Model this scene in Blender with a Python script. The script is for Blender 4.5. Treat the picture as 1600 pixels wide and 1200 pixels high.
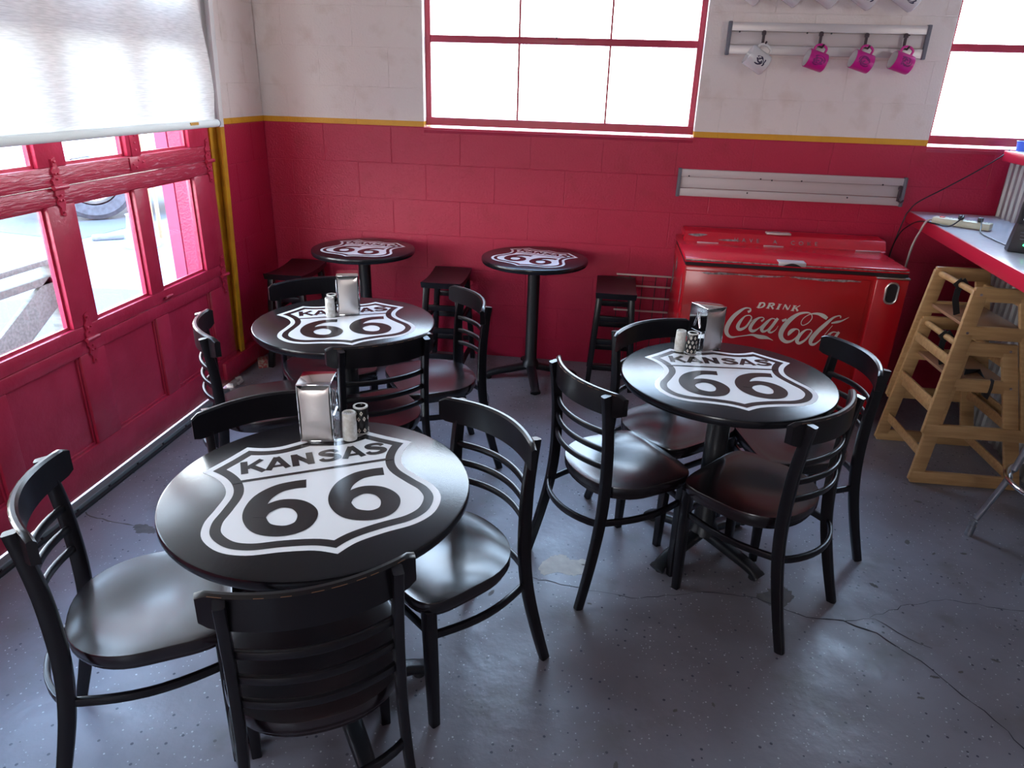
import bpy, bmesh, math, random
from mathutils import Vector, Matrix
from mathutils.geometry import tessellate_polygon
random.seed(7)
PI = math.pi
SC = bpy.context.scene
for o_ in list(bpy.data.objects): bpy.data.objects.remove(o_)
COL = SC.collection

# ------------------------------------------------------------------ camera
cam_d = bpy.data.cameras.new('camera'); cam = bpy.data.objects.new('camera', cam_d); COL.objects.link(cam)
cam_d.sensor_width = 36; cam_d.lens = 36*1103.02/1600; cam_d.clip_start = .05; cam_d.clip_end = 200
_r = (.99033, .135806, .028359); _u = (-.078804, .382408, .920627); _f = (-.114182, .913959, -.389412)
cam.matrix_world = Matrix(((_r[0], _u[0], -_f[0], 2.15525), (_r[1], _u[1], -_f[1], -4.41773), (_r[2], _u[2], -_f[2], 1.68329), (0, 0, 0, 1)))
SC.camera = cam
# ------------------------------------------------------------------ world, exposure
w = bpy.data.worlds.new('sky'); SC.world = w; w.use_nodes = True
bg = w.node_tree.nodes['Background']
bg.inputs[1].default_value = 11.0
_nt = w.node_tree; _tc = _nt.nodes.new('ShaderNodeTexCoord'); _sp = _nt.nodes.new('ShaderNodeSeparateXYZ'); _rp = _nt.nodes.new('ShaderNodeValToRGB')
_nt.links.new(_tc.outputs['Generated'], _sp.inputs[0]); _nt.links.new(_sp.outputs['Z'], _rp.inputs[0]); _nt.links.new(_rp.outputs[0], bg.inputs[0])
_rp.color_ramp.elements[0].position = 0; _rp.color_ramp.elements[0].color = (1, .96, .90, 1)      # hazy white horizon to blue zenith
_rp.color_ramp.elements[1].position = .75; _rp.color_ramp.elements[1].color = (.42, .66, 1, 1)
SC.view_settings.view_transform = 'Standard'; SC.view_settings.look = 'None'
SC.view_settings.gamma = 1; SC.view_settings.use_curve_mapping = False
SC.view_settings.exposure = 0.8

def portal(name, loc, rot, sx, sy):
    l = bpy.data.lights.new(name, 'AREA'); l.shape = 'RECTANGLE'; l.size = sx; l.size_y = sy
    l.cycles.is_portal = True
    o = bpy.data.objects.new(name, l); COL.objects.link(o); o.location = loc; o.rotation_euler = rot
portal('sky_portal', (-.12, -2.3, 1.35), (0, -PI/2, 0), 2.5, 3.4)
portal('sky_portal', (1.82, .22, 2.05), (-PI/2, 0, 0), 1.6, 1.3)
portal('sky_portal', (4.75, .22, 2.05), (-PI/2, 0, 0), 1.8, 1.3)
portal('sky_portal', (7.12, -4.0, 1.9), (0, PI/2, 0), .8, 1.0)
portal('sky_portal', (1.1, -7.72, 1.7), (PI/2, 0, 0), 1.0, 1.0)

# ------------------------------------------------------------------ materials
def mat(name, col, rough=.5, metal=0., noise=None, bump=None, spec=None, coat=0.):
    """noise=(scale, amount, col2)  bump=(scale,strength)"""
    m = bpy.data.materials.new(name); m.use_nodes = True; nt = m.node_tree; b = nt.nodes['Principled BSDF']
    b.inputs['Base Color'].default_value = (*col, 1); b.inputs['Roughness'].default_value = rough; b.inputs['Metallic'].default_value = metal
    if spec is not None: b.inputs['Specular IOR Level'].default_value = spec
    if coat: b.inputs['Coat Weight'].default_value = coat; b.inputs['Coat Roughness'].default_value = .15
    tc = nt.nodes.new('ShaderNodeNewGeometry')
    if noise:
        n = nt.nodes.new('ShaderNodeTexNoise'); n.inputs['Scale'].default_value = noise[0]; n.inputs['Detail'].default_value = 6
        nt.links.new(tc.outputs['Position'], n.inputs['Vector'])
        r = nt.nodes.new('ShaderNodeValToRGB'); r.color_ramp.elements[0].position = .5-noise[1]/2; r.color_ramp.elements[1].position = .5+noise[1]/2
        r.color_ramp.elements[0].color = (*col, 1); r.color_ramp.elements[1].color = (*noise[2], 1)
        nt.links.new(n.outputs['Fac'], r.inputs['Fac']); nt.links.new(r.outputs['Color'], b.inputs['Base Color'])
    if bump:
        n = nt.nodes.new('ShaderNodeTexNoise'); n.inputs['Scale'].default_value = bump[0]; n.inputs['Detail'].default_value = 5
        nt.links.new(tc.outputs['Position'], n.inputs['Vector'])
        bp = nt.nodes.new('ShaderNodeBump'); bp.inputs['Strength'].default_value = bump[1]; bp.inputs['Distance'].default_value = .004
        nt.links.new(n.outputs['Fac'], bp.inputs['Height']); nt.links.new(bp.outputs['Normal'], b.inputs['Normal'])
    return m
RED = (.50, .013, .056); WHITE = (.84, .735, .69); YEL = (.75, .36, .015)
def wall_mat():
    m = mat('painted_block', RED, .42, bump=(90, .7)); nt = m.node_tree; b = nt.nodes['Principled BSDF']
    g = nt.nodes.new('ShaderNodeNewGeometry'); s = nt.nodes.new('ShaderNodeSeparateXYZ'); nt.links.new(g.outputs['Position'], s.inputs[0])
    r = nt.nodes.new('ShaderNodeValToRGB'); r.color_ramp.interpolation = 'CONSTANT'
    mp = nt.nodes.new('ShaderNodeMapRange'); mp.inputs['From Min'].default_value = 0; mp.inputs['From Max'].default_value = 4
    nt.links.new(s.outputs['Z'], mp.inputs['Value'])
    e = r.color_ramp.elements; e[0].color = (*RED, 1); e[0].position = 0
    e[1].position = 1.436/4; e[1].color = (*YEL, 1); x = e.new(1.457/4); x.color = (*WHITE, 1)
    nt.links.new(mp.outputs[0], r.inputs[0])
    n = nt.nodes.new('ShaderNodeTexNoise'); n.inputs['Scale'].default_value = 7; n.inputs['Detail'].default_value = 8; nt.links.new(g.outputs['Position'], n.inputs['Vector'])
    r2 = nt.nodes.new('ShaderNodeValToRGB'); r2.color_ramp.elements[0].position = .26; r2.color_ramp.elements[1].position = .46
    r2.color_ramp.elements[0].color = (.88, .84, .80, 1); r2.color_ramp.elements[1].color = (1, 1, 1, 1); nt.links.new(n.outputs['Fac'], r2.inputs['Fac'])
    mx = nt.nodes.new('ShaderNodeMixRGB'); mx.blend_type = 'MULTIPLY'; mx.inputs[0].default_value = 1
    nt.links.new(r.outputs[0], mx.inputs[1]); nt.links.new(r2.outputs[0], mx.inputs[2]); nt.links.new(mx.outputs[0], b.inputs['Base Color'])
    return m
def floor_mat():
    m = mat('painted_concrete', (.25, .25, .30), .4, bump=(18, .6)); nt = m.node_tree; b = nt.nodes['Principled BSDF']
    g = nt.nodes.new('ShaderNodeNewGeometry')
    def noise(sc, det=6):
        n = nt.nodes.new('ShaderNodeTexNoise'); n.inputs['Scale'].default_value = sc; n.inputs['Detail'].default_value = det; nt.links.new(g.outputs['Position'], n.inputs['Vector']); return n
    def ramp(src, p0, c0, p1, c1):
        r = nt.nodes.new('ShaderNodeValToRGB'); e = r.color_ramp.elements; e[0].position = p0; e[0].color = (*c0, 1); e[1].position = p1; e[1].color = (*c1, 1); nt.links.new(src, r.inputs[0]); return r
    base = ramp(noise(1.7, 9).outputs['Fac'], .36, (.175, .158, .178), .64, (.255, .245, .285))
    cur = base.outputs[0]
    def mix(cur, fac, col):
        x = nt.nodes.new('ShaderNodeMixRGB'); nt.links.new(fac, x.inputs[0]); nt.links.new(cur, x.inputs[1]); x.inputs[2].default_value = (*col, 1); return x.outputs[0]
    # light and dark paint flakes of different size
    for sc, th, col in ((46, .13, (.50, .50, .54)), (35, .15, (.05, .05, .075)), (16, .08, (.08, .075, .09)), (75, .15, (.42, .42, .47))):
        v = nt.nodes.new('ShaderNodeTexVoronoi'); v.inputs['Scale'].default_value = sc
        mp = nt.nodes.new('ShaderNodeVectorMath'); mp.operation = 'ADD'; mp.inputs[1].default_value = (sc*.37, sc*.11, 0); nt.links.new(g.outputs['Position'], mp.inputs[0]); nt.links.new(mp.outputs[0], v.inputs['Vector'])
        c = nt.nodes.new('ShaderNodeSeparateColor'); nt.links.new(v.outputs['Color'], c.inputs[0])
        a = nt.nodes.new('ShaderNodeMath'); a.operation = 'LESS_THAN'; a.inputs[1].default_value = th; nt.links.new(v.outputs['Distance'], a.inputs[0])
        k = nt.nodes.new('ShaderNodeMath'); k.operation = 'GREATER_THAN'; k.inputs[1].default_value = .62; nt.links.new(c.outputs[0], k.inputs[0])
        f = nt.nodes.new('ShaderNodeMath'); f.operation = 'MULTIPLY'; nt.links.new(a.outputs[0], f.inputs[0]); nt.links.new(k.outputs[0], f.inputs[1])
        cur = mix(cur, f.outputs[0], col)
    # worn dirty stains
    st = ramp(noise(4.3, 10).outputs['Fac'], .57, (0, 0, 0), .68, (.55, .55, .55)); cur = mix(cur, st.outputs[0], (.15, .135, .13))
    nt.links.new(cur, b.inputs['Base Color'])
    rr = ramp(noise(5).outputs['Fac'], .3, (.30, .30, .30), .7, (.5, .5, .5)); nt.links.new(rr.outputs[0], b.inputs['Roughness'])
    return m
def wood_mat(name, c1, c2, rough=.4, scale=(3, 30, 30)):
    m = mat(name, c1, rough); nt = m.node_tree; b = nt.nodes['Principled BSDF']
    g = nt.nodes.new('ShaderNodeTexCoord'); mp = nt.nodes.new('ShaderNodeMapping'); mp.inputs['Scale'].default_value = scale
    n = nt.nodes.new('ShaderNodeTexNoise'); n.inputs['Scale'].default_value = 2; n.inputs['Detail'].default_value = 5
    nt.links.new(g.outputs['Object'], mp.inputs[0]); nt.links.new(mp.outputs[0], n.inputs['Vector'])
    r = nt.nodes.new('ShaderNodeValToRGB'); r.color_ramp.elements[0].position = .35; r.color_ramp.elements[1].position = .65
    r.color_ramp.elements[0].color = (*c1, 1); r.color_ramp.elements[1].color = (*c2, 1)
    nt.links.new(n.outputs['Fac'], r.inputs[0]); nt.links.new(r.outputs[0], b.inputs['Base Color']); return m
def weathered_mat():
    m = mat('weathered_red_paint', (.46, .022, .06), .36); nt = m.node_tree; b = nt.nodes['Principled BSDF']
    g = nt.nodes.new('ShaderNodeNewGeometry'); mp = nt.nodes.new('ShaderNodeMapping'); mp.inputs['Scale'].default_value = (1, 9, 70); nt.links.new(g.outputs['Position'], mp.inputs[0])
    n = nt.nodes.new('ShaderNodeTexNoise'); n.inputs['Scale'].default_value = 1.6; n.inputs['Detail'].default_value = 7; n.inputs['Distortion'].default_value = .8; nt.links.new(mp.outputs[0], n.inputs['Vector'])
    r = nt.nodes.new('ShaderNodeValToRGB'); e = r.color_ramp.elements; e[0].position = .55; e[1].position = .70; e[0].color = (.44, .025, .06, 1); e[1].color = (.60, .22, .27, 1)
    nt.links.new(n.outputs['Fac'], r.inputs[0]); nt.links.new(r.outputs[0], b.inputs['Base Color'])
    bp = nt.nodes.new('ShaderNodeBump'); bp.inputs['Strength'].default_value = .8; bp.inputs['Distance'].default_value = .004; nt.links.new(n.outputs['Fac'], bp.inputs['Height']); nt.links.new(bp.outputs[0], b.inputs['Normal'])
    return m
def glass_mat():
    m = bpy.data.materials.new('window_glass'); m.use_nodes = True; nt = m.node_tree; nt.nodes.clear()
    o = nt.nodes.new('ShaderNodeOutputMaterial'); t = nt.nodes.new('ShaderNodeBsdfTransparent'); t.inputs[0].default_value = (.93, .96, .97, 1)
    g = nt.nodes.new('ShaderNodeBsdfGlossy'); g.inputs['Roughness'].default_value = .03; x = nt.nodes.new('ShaderNodeMixShader'); x.inputs[0].default_value = .06
    nt.links.new(t.outputs[0], x.inputs[1]); nt.links.new(g.outputs[0], x.inputs[2]); nt.links.new(x.outputs[0], o.inputs[0]); return m
def shade_mat():
    m = bpy.data.materials.new('shade_fabric'); m.use_nodes = True; nt = m.node_tree; nt.nodes.clear()
    o = nt.nodes.new('ShaderNodeOutputMaterial'); d = nt.nodes.new('ShaderNodeBsdfDiffuse'); t = nt.nodes.new('ShaderNodeBsdfTranslucent')
    g = nt.nodes.new('ShaderNodeNewGeometry'); mp = nt.nodes.new('ShaderNodeMapping'); mp.inputs['Scale'].default_value = (1, 1, 14)
    n = nt.nodes.new('ShaderNodeTexNoise'); n.inputs['Scale'].default_value = 18; n.inputs['Detail'].default_value = 6
    nt.links.new(g.outputs['Position'], mp.inputs[0]); nt.links.new(mp.outputs[0], n.inputs['Vector'])
    r = nt.nodes.new('ShaderNodeValToRGB'); r.color_ramp.elements[0].color = (.66, .67, .64, 1); r.color_ramp.elements[1].color = (.82, .83, .80, 1)
    r.color_ramp.elements[0].position = .35; r.color_ramp.elements[1].position = .65
    nt.links.new(n.outputs['Fac'], r.inputs[0]); nt.links.new(r.outputs[0], d.inputs[0]); nt.links.new(r.outputs[0], t.inputs[0])
    x = nt.nodes.new('ShaderNodeMixShader'); x.inputs[0].default_value = .24
    nt.links.new(d.outputs[0], x.inputs[1]); nt.links.new(t.outputs[0], x.inputs[2]); nt.links.new(x.outputs[0], o.inputs[0]); return m
def emit_mat(name, col, s):
    m = mat(name, (0, 0, 0), .5); b = m.node_tree.nodes['Principled BSDF']; b.inputs['Emission Color'].default_value = (*col, 1); b.inputs['Emission Strength'].default_value = s; return m

M = dict(
 hem=mat('hem_fabric', (.80, .82, .80), .8, bump=(200, .2)), wtrack=mat('white_track_and_bounce_side', (.66, .62, .60), .5),
 wall=wall_mat(), floor=floor_mat(), glass=glass_mat(), shade=shade_mat(),
 mortar=mat('mortar_backing', (.5, .45, .44), .8), ceil=mat('ceiling_paint', (.6, .6, .58), .8, bump=(60, .3)),
 plain=mat('room_paint', (.52, .45, .44), .7, bump=(60, .3)), redp=mat('red_plain', RED, .4, noise=(30, .5, (.36, .014, .04)), bump=(50, .3)),
 door=mat('door_red_paint', (.44, .018, .052), .34, noise=(9, .35, (.52, .03, .075)), bump=(38, .5)),
 doorw=weathered_mat(),
 frame=mat('pink_red_frame_paint', (.46, .035, .075), .35, bump=(60, .3)),
 black=mat('black_lacquer', (.005, .004, .006), .30, bump=(30, .08), spec=.38, coat=.12), seatb=mat('black_seat_lacquer', (.004, .003, .005), .27, noise=(7, .3, (.009, .003, .004)), bump=(12, .1), spec=.65, coat=.4), worn=mat('worn_wood_edge', (.20, .09, .04), .5),
 top=mat('black_laminate', (.010, .008, .010), .25, bump=(200, .05)), edge=mat('black_table_edge', (.008, .008, .011), .22),
 iron=mat('black_cast_iron', (.010, .011, .014), .38, bump=(80, .2)),
 pwhite=mat('print_white', (.90, .90, .91), .25), pblack=mat('print_black', (.013, .011, .013), .25),
 chrome=mat('brushed_chrome', (.72, .66, .63), .33, 1., bump=(120, .05)), mirror=mat('bright_chrome', (.72, .73, .76), .08, 1.),
 steel=mat('galvanized_steel', (.36, .38, .42), .35, 1., noise=(25, .5, (.5, .52, .55))), alu=mat('brushed_aluminium', (.66, .60, .60), .42, .55, bump=(150, .1)), aluw=mat('white_aluminium', (.60, .52, .51), .45, .1),
 cap=mat('grey_plastic', (.16, .16, .19), .5), dark=mat('dark_plastic', (.02, .017, .022), .4), hook=mat('dark_hook_plastic', (.055, .03, .04), .4),
 napkin=mat('paper_napkin', (.80, .78, .76), .9), saltw=mat('white_ceramic', (.80, .79, .77), .3, noise=(60, .2, (.6, .57, .52))), mugw=mat('white_mug_glaze', (.72, .68, .67), .25), mugm=mat('magenta_mug_glaze', (.62, .012, .26), .3), ink=mat('dark_ink', (.03, .02, .06), .5), inkm=mat('purple_ink', (.22, .01, .14), .4),
 cred=mat('cooler_red_enamel', (.52, .004, .012), .30, noise=(4, .5, (.44, .004, .012)), coat=.3), credl=mat('cooler_lid_red_enamel', (.60, .004, .02), .24, coat=.4), scr=mat('scraped_metal', (.40, .33, .33), .6, .4, noise=(60, .2, (.18, .12, .12))), dkgap=mat('dark_gasket', (.012, .006, .01), .6), clet=mat('cream_lettering', (.72, .66, .58), .5),
 wood=wood_mat('blond_wood', (.43, .24, .10), (.54, .32, .145), .38), woods=mat('wood_seat', (.33, .17, .10), .25), strap=mat('black_webbing', (.012, .012, .016), .6),
 counter=mat('pale_laminate', (.66, .66, .74), .22, noise=(40, .4, (.60, .60, .68))), nose=mat('red_counter_edge', (.60, .016, .05), .28),
 corr=mat('corrugated_metal', (.42, .39, .38), .4, .5, noise=(12, .4, (.34, .33, .32))), cream=mat('cream_plastic', (.62, .58, .42), .35), rsw=mat('red_switch', (.55, .01, .01), .2), cblue=mat('blue_plastic', (.06, .14, .62), .35),
 ywood=mat('yellow_painted_track', (.62, .30, .012), .40, noise=(12, .3, (.5, .22, .012))), alust=mat('aluminium_threshold', (.20, .22, .23), .6, .2, bump=(60, .2)), rubber=mat('black_rubber', (.015, .015, .018), .6),
 crack=mat('dark_crack', (.045, .04, .05), .8), patch=mat('bare_concrete_patch', (.66, .62, .56), .6, noise=(30, .4, (.50, .46, .42))), patchd=mat('dark_worn_patch', (.13, .115, .11), .6, noise=(30, .4, (.09, .08, .08))),
 asph=mat('outdoor_concrete', (.20, .215, .24), .9, noise=(.9, .35, (.12, .13, .16)), bump=(40, .5)), asphd=mat('grey_asphalt', (.070, .078, .10), .9, noise=(60, .4, (.10, .11, .13))),  # asph: one mottled grey for all the outdoor ground
 bench=wood_mat('weathered_grey_wood', (.15, .145, .13), (.23, .22, .20), .8), pier=mat('pink_red_render', (.34, .035, .085), .6, bump=(20, .3)), pierd=mat('dark_joint', (.03, .006, .012), .8),
 truck=mat('white_truck_paint', (.7, .72, .75), .3), tyre=mat('tyre_rubber', (.045, .047, .06), .7, noise=(20, .3, (.08, .08, .10))), tan=mat('tan_post', (.30, .2, .11), .7), wire=mat('pale_wire', (.62, .48, .44), .4, .3), card=mat('printed_carton', (.36, .28, .22), .7, noise=(70, .1, (.30, .04, .04))),
 cordw=mat('white_cord', (.50, .46, .44), .5), led=emit_mat('green_led', (.05, 1, .25), 3.))

# ------------------------------------------------------------------ helpers
def new_obj(name, me, m, parent=None, smooth=False):
    if m is not None:
        for k in (m if isinstance(m, (list, tuple)) else [m]): me.materials.append(M[k] if isinstance(k, str) else k)
    if smooth:
        for p in me.polygons: p.use_smooth = True
        try: me.set_sharp_from_angle(angle=math.radians(38))
        except Exception: pass
    o = bpy.data.objects.new(name, me); COL.objects.link(o)
    if parent is not None: o.parent = parent
    return o
def obj(name, bm, m, parent=None, smooth=True):
    bmesh.ops.recalc_face_normals(bm, faces=bm.faces)
    me = bpy.data.meshes.new(name); bm.to_mesh(me); bm.free()
    return new_obj(name, me, m, parent, smooth)
def tag(o, label, cat, group=None):
    o['label'] = label; o['category'] = cat
    if group: o['group'] = group
    return o
def thing(name, label, cat, loc=(0, 0, 0), rz=0, group=None):
    o = bpy.data.objects.new(name, None); COL.objects.link(o); o.empty_display_size = .1
    o.location = loc; o.rotation_euler = (0, 0, rz); return tag(o, label, cat, group)
def struct(name, bm, m, parent=None, smooth=False):
    o = obj(name, bm, m, parent, smooth)
    if parent is None: o['kind'] = 'structure'
    return o
def B(): return bmesh.new()
def box(bm, x0, x1, y0, y1, z0, z1, bev=0, mi=0, mtx=None):
    r = bmesh.ops.create_cube(bm, size=1)
    vs = r['verts']
    for v in vs: v.co = Vector(((x0+x1)/2+v.co.x*(x1-x0), (y0+y1)/2+v.co.y*(y1-y0), (z0+z1)/2+v.co.z*(z1-z0)))
    fs = set(f for v in vs for f in v.link_faces)
    if mi:
        for f in fs: f.material_index = mi
    if bev:
        es = set(e for v in vs for e in v.link_edges)
        rr = bmesh.ops.bevel(bm, geom=list(es), offset=bev, segments=2, affect='EDGES', profile=.5)
        vs = list(set(v for f in rr['faces'] for v in f.verts) | set(v for v in vs if v.is_valid))
        for f in rr['faces']: f.material_index = mi
    if mtx is not None:
        for v in vs: v.co = mtx @ v.co
    return vs
def bar(bm, p, q, w_, h_, up=(0, 0, 1), bev=0, w2=None, h2=None):
    """rectangular bar from p to q; w_ across, h_ along 'up'"""
    p = Vector(p); q = Vector(q); d = (q-p).normalized(); u = Vector(up); s = d.cross(u).normalized(); u = s.cross(d)
    w2 = w_ if w2 is None else w2; h2 = h_ if h2 is None else h2
    vs = []
    for c, a, b in ((p, w_, h_), (q, w2, h2)):
        for i, j in ((-1, -1), (1, -1), (1, 1), (-1, 1)): vs.append(bm.verts.new(c+s*a/2*i+u*b/2*j))
    fs = [bm.faces.new([vs[i] for i in f]) for f in ((0, 1, 2, 3), (7, 6, 5, 4), (0, 4, 5, 1), (1, 5, 6, 2), (2, 6, 7, 3), (3, 7, 4, 0))]
    if bev: bmesh.ops.bevel(bm, geom=list(set(e for f in fs for e in f.edges)), offset=bev, segments=2, affect='EDGES', profile=.5)
def frames(path, up=(0, 0, 1), closed=False):
    n = len(path); out = []
    for i in range(n):
        a = path[(i-1) % n] if (closed or i > 0) else path[0]; b = path[(i+1) % n] if (closed or i < n-1) else path[-1]
        d = (b-a).normalized(); u = Vector(up)
        if abs(d.dot(u)) > .98: u = Vector((1, 0, 0))
        s = d.cross(u).normalized(); out.append((path[i], s, s.cross(d)))
    return out
def sweep(bm, path, prof, up=(0, 0, 1), closed=False, scales=None, mi=0):
    """prof: list of (s,u) offsets; scales: per-point (ks,ku)"""
    path = [Vector(p) for p in path]; fr = frames(path, up, closed); rings = []
    for i, (c, s, u) in enumerate(fr):
        k = scales[i] if scales else (1, 1)
        rings.append([bm.verts.new(c+s*a*k[0]+u*b*k[1]) for a, b in prof])
    m = len(prof); n = len(rings)
    for i in range(n if closed else n-1):
        A = rings[i]; C = rings[(i+1) % n]
        for j in range(m):
            f = bm.faces.new((A[j], A[(j+1) % m], C[(j+1) % m], C[j])); f.material_index = mi
    if not closed:
        bm.faces.new(rings[0][::-1]).material_index = mi; bm.faces.new(rings[-1]).material_index = mi
def circ(r, n=10, ry=None):
    ry = r if ry is None else ry
    return [(r*math.cos(2*PI*i/n), ry*math.sin(2*PI*i/n)) for i in range(n)]
def rrect(w_, h_, r, n=2):
    out = []
    for cx, cy, a0 in ((w_/2-r, h_/2-r, 0), (-w_/2+r, h_/2-r, 90), (-w_/2+r, -h_/2+r, 180), (w_/2-r, -h_/2+r, 270)):
        for i in range(n+1):
            a = math.radians(a0+90*i/n); out.append((cx+r*math.cos(a), cy+r*math.sin(a)))
    return out
def tube(bm, path, r, n=10, up=(0, 0, 1), closed=False, mi=0): sweep(bm, path, circ(r, n), up, closed, mi=mi)
def lathe(bm, prof, n=32, c=(0, 0, 0), mi=0, mtx=None):
    rings = []
    for r, z in prof:
        if r < 1e-6: rings.append([bm.verts.new((c[0], c[1], c[2]+z))])
        else: rings.append([bm.verts.new((c[0]+r*math.cos(2*PI*i/n), c[1]+r*math.sin(2*PI*i/n), c[2]+z)) for i in range(n)])
    for a, b in zip(rings, rings[1:]):
        for i in range(n):
            j = (i+1) % n
            if len(a) == 1 and len(b) == 1: continue
            if len(a) == 1: f = bm.faces.new((a[0], b[i], b[j]))
            elif len(b) == 1: f = bm.faces.new((a[i], a[j], b[0]))
            else: f = bm.faces.new((a[i], a[j], b[j], b[i]))
            f.material_index = mi
    if mtx is not None:
        for ring in rings:
            for v in ring: v.co = mtx @ v.co
def spline(pts, n=8, closed=False):
    pts = [Vector(p) if len(p) > 2 else Vector((p[0], p[1], 0)) for p in pts]; N = len(pts); out = []
    for i in range(N if closed else N-1):
        g = lambda k: pts[k % N] if closed else pts[max(0, min(N-1, k))]
        a, b, c, d = g(i-1), g(i), g(i+1), g(i+2)
        for j in range(n):
            t = j/n; out.append(.5*((2*b)+(c-a)*t+(2*a-5*b+4*c-d)*t*t+(-a+3*b-3*c+d)*t**3))
    if not closed: out.append(pts[-1].copy())
    return out
def ribbon(bm, pts, f3, smooth=6, mi=0, lift=(0, 0, 0)):
    """flat variable-width stroke; pts (u,v,w); f3 maps (u,v) to 3-D"""
    p = spline([(a, b, c) for a, b, c in pts], smooth) if smooth > 1 and len(pts) > 2 else [Vector(q) for q in pts]
    L = []
    for i in range(len(p)):
        a = p[max(0, i-1)]; b = p[min(len(p)-1, i+1)]; d = Vector((b.x-a.x, b.y-a.y)); 
        if d.length < 1e-9: d = Vector((1, 0))
        d.normalize(); n = Vector((-d.y, d.x))*max(p[i].z, 1e-5)/2
        lf = Vector(lift)*(i/max(1, len(p)-1))
        L.append((bm.verts.new(Vector(f3(p[i].x+n.x, p[i].y+n.y))+lf), bm.verts.new(Vector(f3(p[i].x-n.x, p[i].y-n.y))+lf)))
    for (a, b), (c, d) in zip(L, L[1:]):
        f = bm.faces.new((a, b, d, c)); f.material_index = mi
def flat(bm, pts, z, mi=0):
    vs = [bm.verts.new((x, y, z)) for x, y in pts]
    for tri in tessellate_polygon([[Vector((x, y, 0)) for x, y in pts]]):
        f = bm.faces.new([vs[i] for i in tri]); f.material_index = mi
def poly_prism(bm, pts, y0, y1, mi=0):
    """polygon in (x,z) extruded from y0 to y1"""
    a = [bm.verts.new((x, y0, z)) for x, z in pts]; b = [bm.verts.new((x, y1, z)) for x, z in pts]; n = len(pts)
    bm.faces.new(a).material_index = mi; bm.faces.new(b[::-1]).material_index = mi
    for i in range(n): bm.faces.new((a[i], b[i], b[(i+1) % n], a[(i+1) % n])).material_index = mi
def children(o): return [c for c in COL.objects if c.parent == o]
def copy_tree(o, loc, rz, label, group=None):
    kids = [(c, [g for g in COL.objects if g.parent == c]) for c in COL.objects if c.parent == o]
    r = o.copy(); COL.objects.link(r); r.location = loc; r.rotation_euler = (0, 0, rz); r['label'] = label
    if group: r['group'] = group
    for c, gs in kids:
        k = c.copy(); COL.objects.link(k); k.parent = r
        for g in gs:
            h = g.copy(); COL.objects.link(h); h.parent = k
    return r

# ------------------------------------------------------------------ the room
H_ = 3.1; XR = 7.0; YF = -7.6; CS = .2154; BW = .4308; Z0 = 1.4346
bm = B(); box(bm, -.18, XR+.18, YF-.2, .2, -.12, 0); floor = struct('floor', bm, 'floor')
bm = B(); box(bm, -.18, XR+.18, YF-.2, .2, H_, H_+.1); struct('ceiling', bm, 'ceil')
W1 = (1.02, 2.615, Z0, 2.7); W2 = (3.893, 5.6, Z0, 2.7)
G = .0026                                              # blocks stand 4 mm proud of the backing
bm = B()
xs = [-.18, W1[0], W1[1], W2[0], W2[1], XR+.18]
for i in range(5):
    if i in (1, 3):
        box(bm, xs[i], xs[i+1], G, .2, 0, Z0-.002); box(bm, xs[i], xs[i+1], G, .2, 2.7, H_)
    else: box(bm, xs[i], xs[i+1], G, .2, 0, H_)
wallb = struct('wall_back', bm, 'wall')
def block_mesh(w_, h_, axis):
    key = (round(w_, 4), round(h_, 4), axis)
    if key in _bm: return _bm[key]
    b = B(); g = .0012; d = .0022
    o_ = [(g, g), (w_-g, g), (w_-g, h_-g), (g, h_-g)]; i_ = [(g+d, g+d), (w_-g-d, g+d), (w_-g-d, h_-g-d), (g+d, h_-g-d)]
    f = (lambda x, z, y: (x, y, z)) if axis == 'x' else (lambda x, z, y: (-y, x, z))
    A = [b.verts.new(f(x, z, G)) for x, z in o_]; C = [b.verts.new(f(x, z, G-.0014)) for x, z in o_]; D = [b.verts.new(f(x, z, 0)) for x, z in i_]
    for i in range(4):
        j = (i+1) % 4; b.faces.new((A[i], A[j], C[j], C[i])); b.faces.new((C[i], C[j], D[j], D[i]))
    b.faces.new(D)
    bmesh.ops.recalc_face_normals(b, faces=b.faces)
    me = bpy.data.meshes.new('block'); b.to_mesh(me); b.free(); me.materials.append(M['wall']); 
    c = me.polygons[len(me.polygons)-1].normal
    if (axis == 'x' and c.y > 0) or (axis == 'y' and c.x < 0): me.flip_normals()
    _bm[key] = me; return me
_bm = {}
def blocks(parent, x0, x1, zs, holes, axis, phase):
    for k, (za, zb) in enumerate(zs):
        row = round((Z0-zb)/CS); off = phase + (BW/2 if row % 2 else 0)
        cuts = [x0, x1]; n = math.ceil((x0-off)/BW)
        while off+n*BW < x1: cuts.append(off+n*BW); n += 1
        hs = [h for h in holes if za < h[3]-.001 and zb > h[2]+.001]
        for h in hs: cuts += [h[0], h[1]]
        cuts = sorted(set(round(c, 4) for c in cuts if x0 <= c <= x1))
        for a, b in zip(cuts, cuts[1:]):
            if b-a < .01 or any(h[0] < (a+b)/2 < h[1] for h in hs): continue
            o = bpy.data.objects.new('block', block_mesh(b-a, zb-za, axis)); COL.objects.link(o); o.parent = parent
            o.location = (a, random.uniform(0, .0006), za) if axis == 'x' else (random.uniform(-.0006, 0), a, za)
rows = []; z = Z0
while z > 0.001: rows.append((max(0, z-CS), z)); z -= CS
z = Z0
while z < 2.5: rows.append((z, z+CS)); z += CS
blocks(wallb, 0, 5.2, rows, [W1, W2], 'x', .811)
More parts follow.
